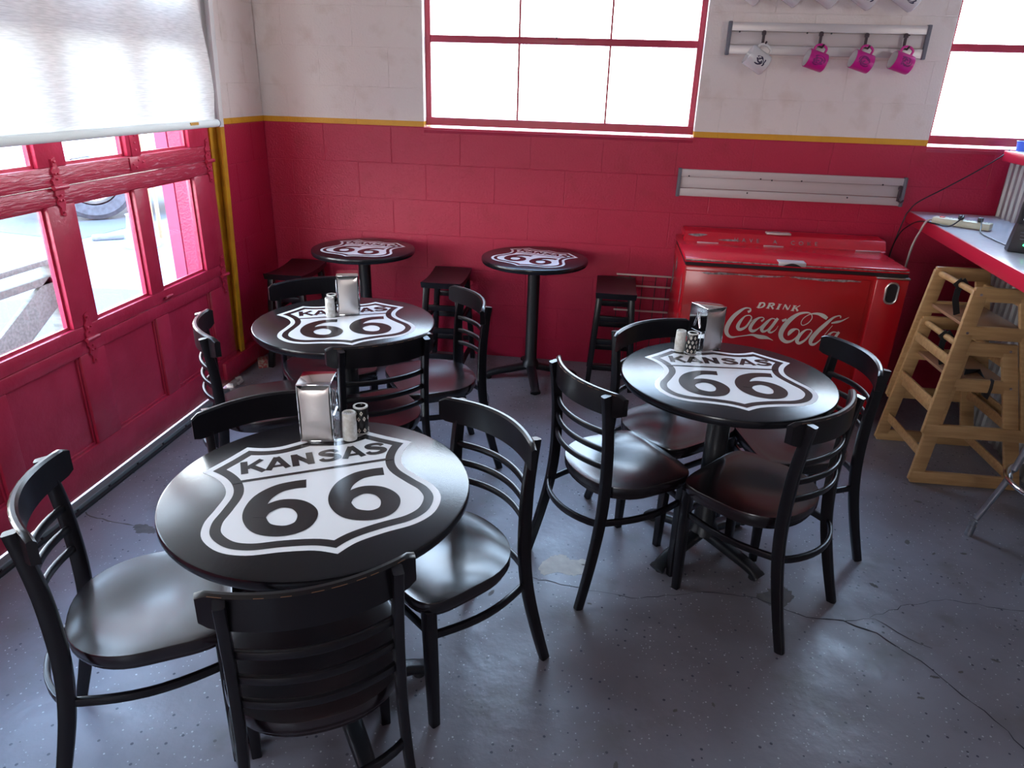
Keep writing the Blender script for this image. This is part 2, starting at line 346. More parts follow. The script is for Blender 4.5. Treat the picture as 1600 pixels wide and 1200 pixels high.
# left wall with the garage door opening
DY0, DY1, DZ = -3.95, -.72, 2.45
bm = B(); box(bm, -.2, -G, DY1, 0, 0, H_); box(bm, -.2, -G, YF, DY0, 0, H_); box(bm, -.2, -G, DY0, DY1, DZ, H_)
walll = struct('wall_left', bm, ['wall', 'wtrack'])
for p in walll.data.polygons:
    if p.normal.x < -.9: p.material_index = 1  # unseen outer face also made pale, so less red light bounces outside
blocks(walll, DY1, 0, rows, [], 'y', -.18)
# right wall and wall behind the camera, with unseen openings added and sized for fill light
bm = B(); box(bm, XR, XR+.2, YF, -4.5, 0, H_); box(bm, XR, XR+.2, -3.5, 0, 0, H_); box(bm, XR, XR+.2, -4.5, -3.5, 0, 1.5); box(bm, XR, XR+.2, -4.5, -3.5, 2.3, H_)
struct('wall_right', bm, 'plain')
bm = B(); box(bm, -.2, .6, YF-.2, YF, 0, H_); box(bm, 1.6, XR+.2, YF-.2, YF, 0, H_); box(bm, .6, 1.6, YF-.2, YF, 2.2, H_); box(bm, .6, 1.6, YF-.2, YF, 1.2-1.2, 1.2)
struct('wall_front', bm, 'plain')

# steel windows in the back wall
def window(name, x0, x1, z0, z1, rail_z, munt, yv=.09):
    bm = B(); fw = .032
    box(bm, x0, x1, yv-.03, yv+.03, z0+.012, z0+.058, .004); box(bm, x0, x1, yv-.02, yv+.02, z1-fw, z1, .003)
    box(bm, x0, x0+fw, yv-.025, yv+.02, z0+.05, z1, .003); box(bm, x1-fw, x1, yv-.025, yv+.02, z0+.05, z1, .003)
    f = struct(name, bm, 'frame')
    bm = B(); box(bm, x0+fw, x1-fw, yv-.024, yv+.022, rail_z-.02, rail_z+.018, .003); obj('window_rail', bm, 'frame', f)
    for m_ in munt:
        bm = B(); box(bm, m_-.006, m_+.006, yv-.012, yv+.012, z0+.05, z1-.02); obj('muntin', bm, 'frame', f)
    xs_ = [x0+fw]+list(munt)+[x1-fw]
    for a, b in zip(xs_, xs_[1:]):
        for c, d in ((z0+.055, rail_z-.02), (rail_z+.018, z1-fw)):
            bm = B(); box(bm, a+.002, b-.002, yv-.002, yv+.002, c, d); obj('pane', bm, 'glass', f)
    # sloping painted sill that laps over the wall edge
    bm = B(); vs = [(-.008, z0-.012), (.2, z0+.012), (.2, z0-.03), (.0, z0-.03)]
    a = [bm.verts.new((x0+.001, y, z)) for y, z in vs]; b = [bm.verts.new((x1-.001, y, z)) for y, z in vs]
    bm.faces.new(a); bm.faces.new(b[::-1])
    for i in range(4): bm.faces.new((a[i], b[i], b[(i+1) % 4], a[(i+1) % 4]))
    obj('window_sill', bm, 'frame', f)
    return f
wn1 = window('window_1', W1[0], W1[1], W1[2], W1[3], 1.925, (1.575, 2.10))
bm = B(); tube(bm, [(1.79, .058, 1.936), (1.785, .055, 1.955), (1.79, .052, 1.965), (1.797, .055, 1.955), (1.792, .058, 1.936)], .003, 6); obj('latch', bm, 'dark', wn1)
window('window_2', W2[0], W2[1], W2[2], W2[3], 1.94, (4.75,))

# ------------------------------------------------------------------ garage door (x = .04 inner face)
door = bpy.data.objects.new('door_1', None); COL.objects.link(door); door['kind'] = 'structure'
XD = .038; XB = -.012
def dpart(name, y0, y1, z0, z1, m='door', x1=XD, x0=XB, bev=.004):
    bm = B(); box(bm, x0, x1, y0, y1, z0, z1, bev); o = obj(name, bm, [m, 'wtrack'], door)
    for p in o.data.polygons:
        if p.normal.x < -.9: p.material_index = 1           # unseen street side made pale to keep red bounce off the bench
    return o
YR = -.725; YL = -3.93
stiles = [(-.915, YR)]                                # right end stile
panes_y = [(-1.31, -.915), (-1.79, -1.41), (-2.33, -1.94), (-2.81, -2.43), (-3.31, -2.96), (-3.74, -3.41)]
muls = [(-1.41, -1.31, 0), (-1.94, -1.79, 1), (-2.43, -2.33, 0), (-2.96, -2.81, 1), (-3.41, -3.31, 0), (YL, -3.74, 1)]
sections = [(.028, .652, .19, .595, False), (.655, 1.268, .712, 1.203, True), (1.272, 1.885, 1.345, 1.84, True), (1.888, 2.44, 1.99, 2.38, True)]
for si, (z0, z1, pz0, pz1, gl) in enumerate(sections):
    mt = 'doorw' if si in (1, 2) else 'door'
    dpart('door_rail', YL, YR, z0, pz0, mt if si == 2 else 'door'); dpart('door_rail', YL, YR, pz1, z1, mt)
    dpart('door_stile', -.915, YR, pz0, pz1)
    for a, b, _ in muls: dpart('door_stile', a, b, pz0, pz1)
    for a, b in panes_y:
        bm = B()
        if gl:
            box(bm, .004, .008, a, b, pz0, pz1); obj('pane', bm, 'glass', door)
            bm = B()                                   # putty bead round the glass
            for q in ((a, a+.012, pz0, pz1), (b-.012, b, pz0, pz1), (a+.012, b-.012, pz0, pz0+.012), (a+.012, b-.012, pz1-.012, pz1)): box(bm, .008, .019, *q)
            obj('glazing_bead', bm, 'door', door)
        else:
            box(bm, .006, .018, a, b, pz0, pz1); obj('door_panel', bm, 'door', door)
            bm = B()
            for q in ((a, a+.01, pz0, pz1), (b-.01, b, pz0, pz1), (a+.01, b-.01, pz0, pz0+.012), (a+.01, b-.01, pz1-.01, pz1)): box(bm, .018, .026, *q, .002)
            obj('panel_moulding', bm, 'door', door)
def hinge(y, z, s=1.):
    bm = B()
    pts = [(-.018, .0), (-.026, .028), (-.014, .040), (-.022, .062), (-.008, .078), (-.010, .105), (.010, .112), (.012, .082), (.022, .064), (.016, .040), (.026, .026), (.020, 0)]
    for sg in (1, -1):
        a = [bm.verts.new((XD+.001, y+p*s, z+sg*q*s)) for p, q in pts]; b = [bm.verts.new((XD+.007, y+p*s, z+sg*q*s)) for p, q in pts]
        bm.faces.new(a); bm.faces.new(b[::-1])
        for i in range(len(a)): bm.faces.new((a[i], a[(i+1) % len(a)], b[(i+1) % len(a)], b[i]))
    h = obj('hinge', bm, 'door', door, False)
    bm = B(); tube(bm, [(XD+.012, y-.035*s, z), (XD+.012, y+.04*s, z)], .0095, 10)
    obj('hinge_barrel', bm, 'door', h)
    bm = B()
    for p, q in ((-.008, .05), (.008, .05), (0, .095), (0, .03)):
        for sg in (1, -1): box(bm, XD+.006, XD+.014, y+p*s-.004, y+p*s+.004, z+sg*q*s-.004, z+sg*q*s+.004, .002)
    obj('bolt', bm, 'door', h)
for zz in (.653, 1.27): 
    for yy in (-.765, -1.865, -2.885): hinge(yy, zz)
# bolted steel plates over the upper mullion foot
bm = B(); box(bm, XD, XD+.005, -1.385, -1.335, 1.34, 1.62, .002); box(bm, XD, XD+.006, -1.41, -1.30, 1.285, 1.342, .002)
pl = obj('strap_plate', bm, 'door', door)
bm = B()
for y, z in ((-1.36, 1.37), (-1.36, 1.40), (-1.355, 1.43), (-1.365, 1.46), (-1.36, 1.50), (-1.39, 1.31), (-1.35, 1.325), (-1.37, 1.295), (-1.32, 1.315)): box(bm, XD+.004, XD+.011, y-.004, y+.004, z-.004, z+.004, .002)
obj('bolt', bm, 'door', pl)
bm = B(); tube(bm, [(XD+.01, -1.325, .676), (XD+.014, -1.295, .68), (XD+.01, -1.27, .676)], .007, 8); obj('pull_knob', bm, 'doorw', door)
# threshold strips in front of the door
bm = B(); box(bm, .045, .085, -3.95, -.93, .0, .028, .004); th = struct('trim_1', bm, 'alust')
bm = B()
for i in range(14): box(bm, .085, .09, -3.8+i*.2, -3.79+i*.2, .012, .020, .001)
obj('screw_head', bm, 'dark', th)
bm = B(); box(bm, .087, .103, -3.95, -.93, 0, .013, .003); obj('rubber_seal', bm, 'rubber', th)
# yellow vertical door track and its red base bracket
tr = thing('door_track', 'yellow painted vertical garage door track beside the red door', 'track', (0, 0, 0))
def leaning(z): return -.585-.075*(1.43-z)/1.26          # the track leans a little towards the opening
def slab(x0, x1, d0, d1, z0, z1):
    bm = B(); v = []
    for z in (z0, z1):
        y = leaning(z); v += [bm.verts.new(p) for p in ((x0, y+d0, z), (x1, y+d0, z), (x1, y+d1, z), (x0, y+d1, z))]
    for f in ((0, 1, 2, 3), (7, 6, 5, 4), (0, 4, 5, 1), (1, 5, 6, 2), (2, 6, 7, 3), (3, 7, 4, 0)): bm.faces.new([v[i] for i in f])
    return bm
for za, zb, mm in ((.17, 1.43, 'ywood'), (1.432, 2.5, 'wtrack')):
    obj('track_board', slab(.006, .016, -.085, .0, za, zb), mm, tr, False)
    obj('track_channel', slab(.016, .055, -.012, .0, za, zb), mm, tr, False)
    obj('track_lip', slab(.046, .055, -.04, -.012, za, zb), mm, tr, False)
bm = B(); box(bm, .004, .06, -.90, -.50, .062, .165, .008); bb = obj('base_block', bm, 'redp', tr)
bm = B(); box(bm, .02, .065, -.86, -.78, .0, .03, .004); tube(bm, [(.05, -.80, .035), (.07, -.78, .038), (.085, -.79, .02), (.08, -.83, .018)], .009, 8)
tag(obj('white_bracket', bm, 'cordw'), 'small bent white metal bracket on floor under the yellow track', 'bracket')
bm = B(); box(bm, -.03, .03, -.035, .035, 0, .055, .003); o = obj('small_carton', bm, 'card'); o.location = (.075, -.50, 0); o.rotation_euler = (0, 0, .5)
tag(o, 'tiny printed carton lying on the floor in the left corner', 'carton')

# roller shade over the upper door
sh = thing('roller_shade', 'white fabric roller shade pulled half down over the garage door', 'shade', (0, 0, 0))
bm = B(); n = 60; 
V = []
for i in range(n+1):
    y = -.80-(3.1)*i/n; r_ = []
    for j in range(9):
        z = 1.47+1.15*j/8; x = .125+.005*math.sin(i*.9)*(1-j/9)+.004*math.sin(i*.37+j)+(.012*math.sin(j*1.1) if i == 0 else 0)
        r_.append(bm.verts.new((x, y+(.006*math.sin(j*1.7) if i == 0 else 0), z)))
    V.append(r_)
for i in range(n):
    for j in range(8): bm.faces.new((V[i][j], V[i+1][j], V[i+1][j+1], V[i][j+1]))
obj('shade_cloth', bm, 'shade', sh)
bm = B(); tube(bm, [(.127, -3.92, 1.462), (.127, -.785, 1.462)], .019, 14); hb = obj('hem_bar', bm, 'hem', sh)
bm = B(); tube(bm, [(.127, -.786, 1.462), (.127, -.778, 1.462)], .0195, 14); obj('end_cap', bm, 'cap', sh)
bm = B(); box(bm, .144, .148, -1.06, -.99, 1.462, 1.475); obj('care_tag', bm, 'ywood', sh)
bm = B(); tube(bm, [(.10, -3.95, 2.66), (.10, -.76, 2.66)], .045, 16); obj('roller_tube', bm, 'shade', sh)

# ------------------------------------------------------------------ outside
bm = B(); box(bm, -30, -.2, -20, 30, -.14, -.02); g = struct('ground', bm, 'asph')
bm = B(); box(bm, -30, 40, .21, 30, -.14, -.021); struct('ground_behind', bm, 'asph')
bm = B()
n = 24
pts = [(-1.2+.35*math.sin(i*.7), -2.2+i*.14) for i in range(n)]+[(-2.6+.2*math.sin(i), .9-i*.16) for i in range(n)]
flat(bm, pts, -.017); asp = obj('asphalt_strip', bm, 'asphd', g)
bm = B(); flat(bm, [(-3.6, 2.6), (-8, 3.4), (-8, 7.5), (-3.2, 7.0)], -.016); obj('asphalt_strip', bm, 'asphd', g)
pr = thing('building_pier', 'pink red building pier with one dark vertical joint outside the door', 'pier', (0, 0, 0))
bm = B(); box(bm, -.382, -.206, -.40, .1, -.1, 3.0); box(bm, -.488, -.413, -.40, .1, -.1, 3.0); obj('pier_face', bm, 'pier', pr, False)
bm = B(); box(bm, -.413, -.382, -.33, .1, -.1, 3.0); obj('recessed_joint', bm, 'pierd', pr, False)
# weathered timber handrail frame seen through the left pane
pt = thing('timber_bench_frame', 'weathered wooden bench frame seen through the left door pane', 'bench', (0, 0, 0))
bm = B(); box(bm, -1.04, -.955, -2.6, -.66, .672, .705, .004); obj('plank', bm, 'bench', pt)
bm = B(); box(bm, -1.02, -.98, -2.5, -.80, .560, .602, .003); obj('rail', bm, 'bench', pt)
for y in (-.78, -2.45):
    bm = B(); box(bm, -1.045, -.955, y-.045, y+.045, -.02, .671, .003); obj('post', bm, 'bench', pt)
bm = B(); bar(bm, (-.995, -.80, .53), (-.995, -1.65, .06), .03, .17, (0, 0, 1), .003); obj('brace', bm, 'bench', pt)
# pickup-like truck with one wheel in view
tk = thing('parked_truck', 'white truck with a big dark tyre parked beyond the door', 'truck', (-4.6, 4.3, 0), math.radians(40))
bm = B()
prof = [(.30, -.14), (.42, -.15), (.475, -.11), (.49, 0), (.475, .11), (.42, .15), (.30, .14)]
for cx in (0, 3.2):
    bm = B(); mt_ = Matrix.Translation((cx, -.62, .47)) @ Matrix.Rotation(PI/2, 4, 'X'); lathe(bm, prof, 40, mtx=mt_); wh = obj('tyre', bm, 'tyre', tk)
    bm = B(); lathe(bm, [(0, -.02), (.09, -.03), (.12, .03), (.26, .05), (.305, .0), (.305, -.13), (.2, -.12), (0, -.12)], 32, mtx=mt_ @ Matrix.Rotation(PI, 4, 'X') if False else mt_); obj('wheel_rim', bm, 'truck', wh)
bm = B()
side = [(-1.0, .45)]+[(-.56, .42)]+[(.52*math.cos(a), .24+.52*math.sin(a)) for a in [math.radians(168-i*19.5) for i in range(9)]]+[(.56, .40), (2.65, .40)]+[(3.2+.52*math.cos(a), .24+.52*math.sin(a)) for a in [math.radians(168-i*19.5) for i in range(9)]]+[(3.9, .6), (4.1, .7), (4.1, 1.25), (-1.0, 1.3)]
poly_prism(bm, side, -.80, .80); obj('truck_body', bm, 'truck', tk, False)
bm = B(); poly_prism(bm, [(1.2, 1.26), (1.35, 1.9), (2.6, 1.9), (3.1, 1.26)], -.72, .72); obj('truck_cab', bm, 'truck', tk, False)
for i, (x, y) in enumerate(((-2.95, 3.05), (-2.82, 2.98))):
    bm = B(); tube(bm, [(0, 0, -.02), (.02, 0, 1.3)], .022, 10); o = obj('tan_post', bm, 'tan'); o.location = (x, y, 0)
    tag(o, ('left' if i == 0 else 'right')+' one of two thin tan posts standing outside behind the pier', 'post')
bm = B(); lathe(bm, [(0, 0), (.17, 0), (.16, .05), (.12, .32), (.13, .34), (.10, .34), (.09, .1), (0, .1)], 20); o = obj('grey_bucket', bm, 'cap'); o.location = (-2.75, 2.55, -.018)
tag(o, 'grey tapered bucket standing outside at the foot of the tan posts', 'bucket')
bm = B(); box(bm, -.16, .16, -.05, .05, 0, .06, .02); o = obj('wheel_stop', bm, 'cap'); o.location = (-3.3, 2.75, -.018); o.rotation_euler = (0, 0, .6)
tag(o, 'low grey parking wheel stop on the ground outside the door', 'wheel stop')

# ------------------------------------------------------------------ floor wear
def ribbon_floor(name, pts, wd, m):
    bm = B(); pp = []
    for (a, b) in zip(pts, pts[1:]):
        a = Vector(a); b = Vector(b); n = max(2, int((b-a).length/.03))
        for i in range(n): pp.append(a.lerp(b, i/n)+Vector((random.uniform(-.006, .006), random.uniform(-.006, .006))))
    pp.append(Vector(pts[-1]))
    ribbon(bm, [(p.x, p.y, wd*random.uniform(.3, 1.2)) for p in pp], lambda u, v: (u, v, .0008), 1); return obj(name, bm, m, floor, False)
ribbon_floor('crack', [(2.007, -2.289), (2.221, -2.325), (2.382, -2.332), (2.615, -2.257), (2.808, -2.259)], .003, 'crack')
ribbon_floor('crack', [(2.808, -2.259), (2.957, -2.335), (3.087, -2.329), (3.178, -2.377), (3.222, -2.43)], .007, 'crack')
ribbon_floor('crack', [(3.222, -2.43), (3.279, -2.492), (3.346, -2.613), (3.396, -2.666), (3.422, -2.742), (3.44, -2.794), (3.5, -2.95)], .006, 'crack')
ribbon_floor('crack', [(3.182, -2.297), (3.344, -2.202), (3.495, -2.152), (3.664, -2.164), (3.748, -2.167)], .003, 'crack')
ribbon_floor('crack', [(3.09, -2.33), (3.19, -2.30), (3.25, -2.36), (3.34, -2.42)], .004, 'crack')
ribbon_floor('crack', [(.11, -2.18), (.147, -2.21), (.302, -2.229), (.425, -2.235), (.47, -2.27)], .007, 'patchd')
ribbon_floor('crack', [(1.93, -2.27), (2.007, -2.289)], .003, 'crack')
def blob(pts, m, jit=.012, z=.0005):
    p = spline(pts, 8, True); p = [(q.x+random.uniform(-jit, jit), q.y+random.uniform(-jit, jit)) for q in p]
    bm = B(); flat(bm, p, z); return obj('worn_patch', bm, m, floor, False)
blob([(2.004, -2.213), (2.04, -2.15), (2.09, -2.125), (2.13, -2.15), (2.19, -2.14), (2.188, -2.19), (2.147, -2.246), (2.08, -2.235), (2.029, -2.262)], 'patch', .005)
blob([(2.838, -2.218), (2.904, -2.17), (2.939, -2.219), (2.90, -2.283), (2.85, -2.29), (2.806, -2.25)], 'patchd', .01)
blob([(.36, -2.23), (.43, -2.225), (.47, -2.265), (.40, -2.275)], 'patchd', .006)
for _ in range(34):
    x = random.uniform(1.2, 3.7); y = random.uniform(-3.3, -1.0); a = random.uniform(0, PI); r1 = random.uniform(.008, .02); r2 = r1*random.uniform(.3, .6)
    blob([(x+r1*math.cos(t)*math.cos(a)-r2*math.sin(t)*math.sin(a), y+r1*math.cos(t)*math.sin(a)+r2*math.sin(t)*math.cos(a)) for t in [k*PI/3 for k in range(6)]], 'patchd', .0015)

# ------------------------------------------------------------------ chairs
def make_chair():
    t = thing('ladderback_chair', '', 'chair')
    # seat: dished solid seat
    bm = B(); NR, NA = 9, 48
    def out(a):
        c, s = math.cos(a), math.sin(a)
        if s >= 0: hx, hy, e = .203, .196, 5.5
        else: hx, hy, e = .203, .190, 2.25
        return (math.copysign(abs(c)**(2/e), c)*hx, math.copysign(abs(s)**(2/e), s)*hy)
    def zt(x, y): 
        return .442-.013*math.exp(-((x/.13)**2+((y+.03)/.12)**2))-.003*max(0, (y-.14)/.06)**2
    rings = []
    for r in range(1, NR+1):
        k = r/NR; rings.append([bm.verts.new((out(2*PI*i/NA)[0]*k*.97, out(2*PI*i/NA)[1]*k*.97, zt(out(2*PI*i/NA)[0]*k, out(2*PI*i/NA)[1]*k))) for i in range(NA)])
    for sc, dz in ((.992, -.001), (1., -.005), (1., -.030), (.992, -.034), (.955, -.035), (.95, -.050), (.86, -.050), (.86, -.036)):
        rings.append([bm.verts.new((out(2*PI*i/NA)[0]*sc, out(2*PI*i/NA)[1]*sc, .442+dz)) for i in range(NA)])
    c0 = bm.verts.new((0, 0, zt(0, 0)))
    for i in range(NA): bm.faces.new((c0, rings[0][i], rings[0][(i+1) % NA]))
    for a, b in zip(rings, rings[1:]):
        for i in range(NA): bm.faces.new((a[i], b[i], b[(i+1) % NA], a[(i+1) % NA]))
    c1 = bm.verts.new((0, 0, .406))
    for i in range(NA): bm.faces.new((c1, rings[-1][(i+1) % NA], rings[-1][i]))
    obj('seat', bm, 'seatb', t)
    for s in (-1, 1):
        bm = B(); pth = [(s*.174, .156, 0), (s*.172, .160, .2), (s*.168, .163, .41)]
        sweep(bm, pth, rrect(.034, .034, .006), (0, 1, 0), scales=[(.78, .78), (.95, .95), (1, 1)]); obj('front_leg', bm, 'black', t)
        bm = B(); pth = spline([(s*.190, -.262, 0), (s*.181, -.222, .15), (s*.172, -.190, .30), (s*.167, -.176, .44), (s*.165, -.178, .60), (s*.165, -.190, .72), (s*.165, -.203, .796)], 5)
        n = len(pth)
        sweep(bm, pth, rrect(.038, .024, .006), (1, 0, 0), scales=[(.8+.25*math.sin(PI*i/(n-1)), .95) for i in range(n)]); obj('rear_post', bm, 'black', t)
    # crest rail, bowed backwards
    def bow(x, half, ye, d): return ye-d*(1-(x/half)**2)
    bm = B(); rings = []; N = 25
    for i in range(N):
        x = -.209+.418*i/(N-1); y = bow(x, .209, -.157, .064); e = abs(x)/.209; zt_ = .803-(.010 if e > .99 else 0)+.004*(1-e*e); zb = .724+.010*(max(0, e-.9)/.1)
        ring = []
        for k, (dy, dz) in enumerate(((-.011, 0), (-.011, .6), (-.010, .93), (-.004, 1), (.004, 1), (.010, .93), (.009, .6), (.009, 0))):
            ring.append(bm.verts.new((x, y+dy, zb+(zt_-zb)*dz-.0)))
        rings.append(ring)
    for a, b in zip(rings, rings[1:]):
        for k in range(8): bm.faces.new((a[k], a[(k+1) % 8], b[(k+1) % 8], b[k]))
    bm.faces.new(rings[0]); bm.faces.new(rings[-1][::-1]); cr = obj('crest_rail', bm, 'black', t)
    bm = B(); random.seed(3)
    for i in range(12):
        x0 = random.uniform(-.19, .17); x1 = x0+random.uniform(.004, .03)
        sweep(bm, [(x, bow(x, .209, -.157, .064)-.0095, .8055+.003*(1-(x/.209)**2)-.006) for x in (x0, (x0+x1)/2, x1)], circ(.0007, 5))
    wn = obj('worn_edge', bm, 'worn', cr); wn['label'] = 'brown worn paint along the crest edge'; wn['kind'] = 'stuff'
    for z_, dep in ((.655, .042), (.592, .044), (.530, .046)):
        bm = B(); pth = [(-.160+.32*i/14, -.178-dep*(1-(2*i/14-1)**2), z_+.002*(1-(2*i/14-1)**2)) for i in range(15)]
        sweep(bm, pth, rrect(.013, .020, .004)); obj('back_slat', bm, 'black', t)
    # bent stretchers
    R = rrect(.014, .024, .004)
    zs = .318
    bm = B(); sweep(bm, [(-.168+.336*i/12, -.192-.060*(1-(2*i/12-1)**2)**.9 if 0 < i < 12 else -.192, zs) for i in range(13)], R); obj('stretcher', bm, 'black', t)
    for s in (-1, 1):
        bm = B(); sweep(bm, [(s*(.168+.030*math.sin(PI*i/10)), -.185+.343*i/10, zs) for i in range(11)], R); obj('stretcher', bm, 'black', t)
    bm = B(); sweep(bm, [(-.168, .160, zs+.01), (.168, .160, zs+.01)], R); obj('stretcher', bm, 'black', t)
    return t
chair = make_chair()
D = math.radians
chairs = [
 (1.069, -3.091, -60.4, 'black ladderback chair in the bottom left corner, left of the nearest table', 'chairs at the nearest table'),
 (1.304, -2.764, 217, 'black ladderback chair tucked behind the nearest table, back to the left garage door', 'chairs at the nearest table'),
 (1.753, -2.746, 139.1, 'black ladderback chair right of the nearest table with a blue sheen on its seat', 'chairs at the nearest table'),
 (1.561, -3.21, 27.5, 'black ladderback chair in the foreground with its worn back to us', 'chairs at the nearest table'),
 (.805, -1.892, -57.5, 'black ladderback chair left of the middle table by the garage door', 'chairs at the middle left table'),
 (.897, -1.430, 216, 'black ladderback chair behind the middle left table, mostly hidden, below the corner stool', 'chairs at the middle left table'),
 (1.419, -1.469, 121.1, 'black ladderback chair right of the middle left table, in front of the middle stool', 'chairs at the middle left table'),
 (1.26, -1.899, 38.4, 'black ladderback chair between the nearest table and the middle left table', 'chairs at the middle left table'),
 (2.272, -2.12, -55.5, 'black ladderback chair left of the right hand table beside the pale floor patch', 'chairs at the right table'),
 (2.484, -1.758, -138.6, 'black ladderback chair behind the right hand table nearest the wire rack', 'chairs at the right table'),
 (2.944, -1.822, 101.7, 'black ladderback chair right of the right hand table in front of the cooler edge', 'chairs at the right table'),
 (2.745, -2.212, 50.6, 'black ladderback chair in front of the right hand table over the dark floor crack', 'chairs at the right table')]
for i, (x, y, a, lb, gp) in enumerate(chairs):
    if i == 0: chair.location = (x, y, 0); chair.rotation_euler = (0, 0, D(a)); chair['label'] = lb; chair['group'] = gp
    else: copy_tree(chair, (x, y, 0), D(a), lb, gp)

# ------------------------------------------------------------------ tables with the shield print
HS = [(-.275, .157), (-.214, .212), (-.162, .264), (-.122, .247), (-.080, .240), (-.038, .250), (0, .263)]
RS = [(0, .263), (.038, .250), (.080, .240), (.122, .247), (.162, .264), (.214, .212), (.275, .157)]
def shield_outline():
    top = spline([(-x, y) for x, y in [(.162, .264), (.122, .246), (.08, .240), (.038, .250), (0, .262)]], 5)[:-1]
    top = [(p.x, p.y) for p in top]
    lside = [(p.x, p.y) for p in spline([(-.275, .157), (-.243, .115), (-.224, .070), (-.222, .022), (-.245, -.035), (-.270, -.090), (-.273, -.150), (-.240, -.210), (-.185, -.243), (-.110, -.255), (-.045, -.272), (0, -.300)], 5)]
    left = top[::-1]+[(-.275, .157)]+lside[1:]       # from centre top anticlockwise to bottom tip
    L = [(0, .262)]+top[::-1]+[(-.214, .212)]+lside
    Rr = [(-x, y) for x, y in L[1:-1]][::-1]
    return L+Rr
def inset(pts, d):
    n = len(pts); out = []
    for i in range(n):
        a = Vector(pts[i-1]); b = Vector(pts[i]); c = Vector(pts[(i+1) % n])
        e1 = (b-a).normalized(); e2 = (c-b).normalized(); n1 = Vector((-e1.y, e1.x)); n2 = Vector((-e2.y, e2.x))
        m_ = (n1+n2); l = m_.length
        if l < 1e-6: out.append(tuple(b)); continue
        m_ /= l; k = 1/max(m_.dot(n1), .3); q = b+m_*d*k; out.append((q.x, q.y))
    def dist(q):
        best = 9
        for i in range(n):
            a = Vector(pts[i-1]); b = Vector(pts[i]); ab = b-a; t = max(0, min(1, (q-a).dot(ab)/ab.length_squared)); best = min(best, (a+ab*t-q).length)
        return best
    return [q for q in out if dist(Vector(q)) > d*.97]
def shield_print(zt, parent, sc=1.):
    bm = B(); o = shield_outline(); a = inset(o, .018); b = inset(o, .042)
    S = lambda P_: [(x*sc, y*sc) for x, y in P_]
    e = .0004
    flat(bm, S(o), zt+e, 0); flat(bm, S(a), zt+2*e, 1); flat(bm, S(b), zt+3*e, 0)
    f = lambda u, v: (u*sc, v*sc, zt+4*e)
    ribbon(bm, [(-.203, .077, .012), (.203, .077, .012)], f, 1, 1)
    six = [(-.031, .0165, .040), (-.062, .019, .038), (-.100, .012, .040), (-.137, -.018, .046), (-.158, -.065, .050), (-.160, -.112, .050), (-.143, -.155, .045), (-.100, -.177, .041), (-.060, -.165, .044), (-.043, -.122, .047), (-.060, -.078, .041), (-.098, -.060, .036), (-.136, -.078, .034), (-.150, -.105, .03)]
    for dx in (0, .196): ribbon(bm, [(u+dx, v, w_) for u, v, w_ in six], f, 7, 1, (0, 0, .0005))
    h = .066; y0 = .1135; w_ = .0178
    cnt = [0]
    def st(x, pts, ww=w_, sm=1):
        cnt[0] += 1; k = cnt[0] % 3
        ribbon(bm, [(x+p[0], y0+p[1]*h, (p[2] if len(p) > 2 else ww)) for p in pts], lambda u, v: (u*sc, v*sc, zt+4*e+.00012*k), sm, 1)
    x = -.182
    st(x+.008, [(0, 0), (0, 1)]); st(x, [(.014, .42), (.053, 1)], .015); st(x, [(.023, .60), (.056, 0)], .017)
    for x in (-.123, .074):
        st(x, [(.007, 0), (.032, 1)], .016); st(x, [(.057, 0), (.032, 1)], .016); st(x, [(.015, .26), (.050, .26)], .012)
    x = -.054; st(x+.008, [(0, 0), (0, 1)]); st(x+.047, [(0, 0), (0, 1)]); st(x, [(.008, .93), (.047, .07)], .016)
    for x in (.016, .141):
        st(x, [(.050, .70, .014), (.042, .86, .015), (.026, .91, .014), (.011, .82, .016), (.011, .66, .018), (.028, .54, .020), (.046, .40, .019), (.047, .22, .018), (.030, .09, .015), (.011, .13, .015), (.004, .29, .014)], sm=5)
    me_o = obj('shield_print', bm, ['pwhite', 'pblack'], parent, False)
    return me_o
def make_table(label, x, y, rz, R, h, base_rz, arm, group, small=False):
    t = thing('round_table', label, 'table', (x, y, 0), rz, group)
    bm = B(); lathe(bm, [(0, h), (R-.006, h), (R-.002, h-.002), (R, h-.007), (R, h-.02), (R-.005, h-.029), (R-.014, h-.032), (0, h-.032)], 96)
    top = obj('tabletop', bm, ['top', 'edge'], t)
    for p in top.data.polygons:
        if abs(p.normal.z) < .9: p.material_index = 1
    shield_print(h, top, R/.377*(.98 if small else 1))
    br = base_rz-rz
    bm = B(); rp = .036 if small else .042
    lathe(bm, [(0, .085), (rp+.02, .085), (rp+.012, .11), (rp, .13), (rp, h-.06), (rp+.012, h-.05), (0, h-.05)], 28); obj('pole', bm, 'iron', t)
    bm = B()
    for k in range(4):
        a = br+k*PI/2; c, s = math.cos(a), math.sin(a); bar(bm, (c*.02, s*.02, h-.042), (c*.20, s*.20, h-.038), .035, .018, (0, 0, 1), .003, .022, .010)
    obj('top_bracket', bm, 'iron', t)
    for k in range(4):
        a = br+k*PI/2; c, s = math.cos(a), math.sin(a); bm = B()
        pth = spline([(c*.02, s*.02, .082), (c*.08, s*.08, .070), (c*arm*.75, s*arm*.75, .045), (c*(arm-.02), s*(arm-.02), .030), (c*(arm+.005), s*(arm+.005), .016)], 4); n = len(pth)
        sweep(bm, pth, rrect(.060, .042, .016, 3), scales=[(1-.25*i/n if i < n-3 else 1.0, 1-.35*i/n) for i in range(n)])
        ft = obj('base_arm', bm, 'iron', t)
        bm = B(); lathe(bm, [(0, 0), (.018, 0), (.018, .014), (.01, .02), (0, .02)], 14, (c*(arm-.02), s*(arm-.02), 0)); obj('glide_foot', bm, 'rubber', ft)
    return t
LG = 'round cafe tables with the shield print'
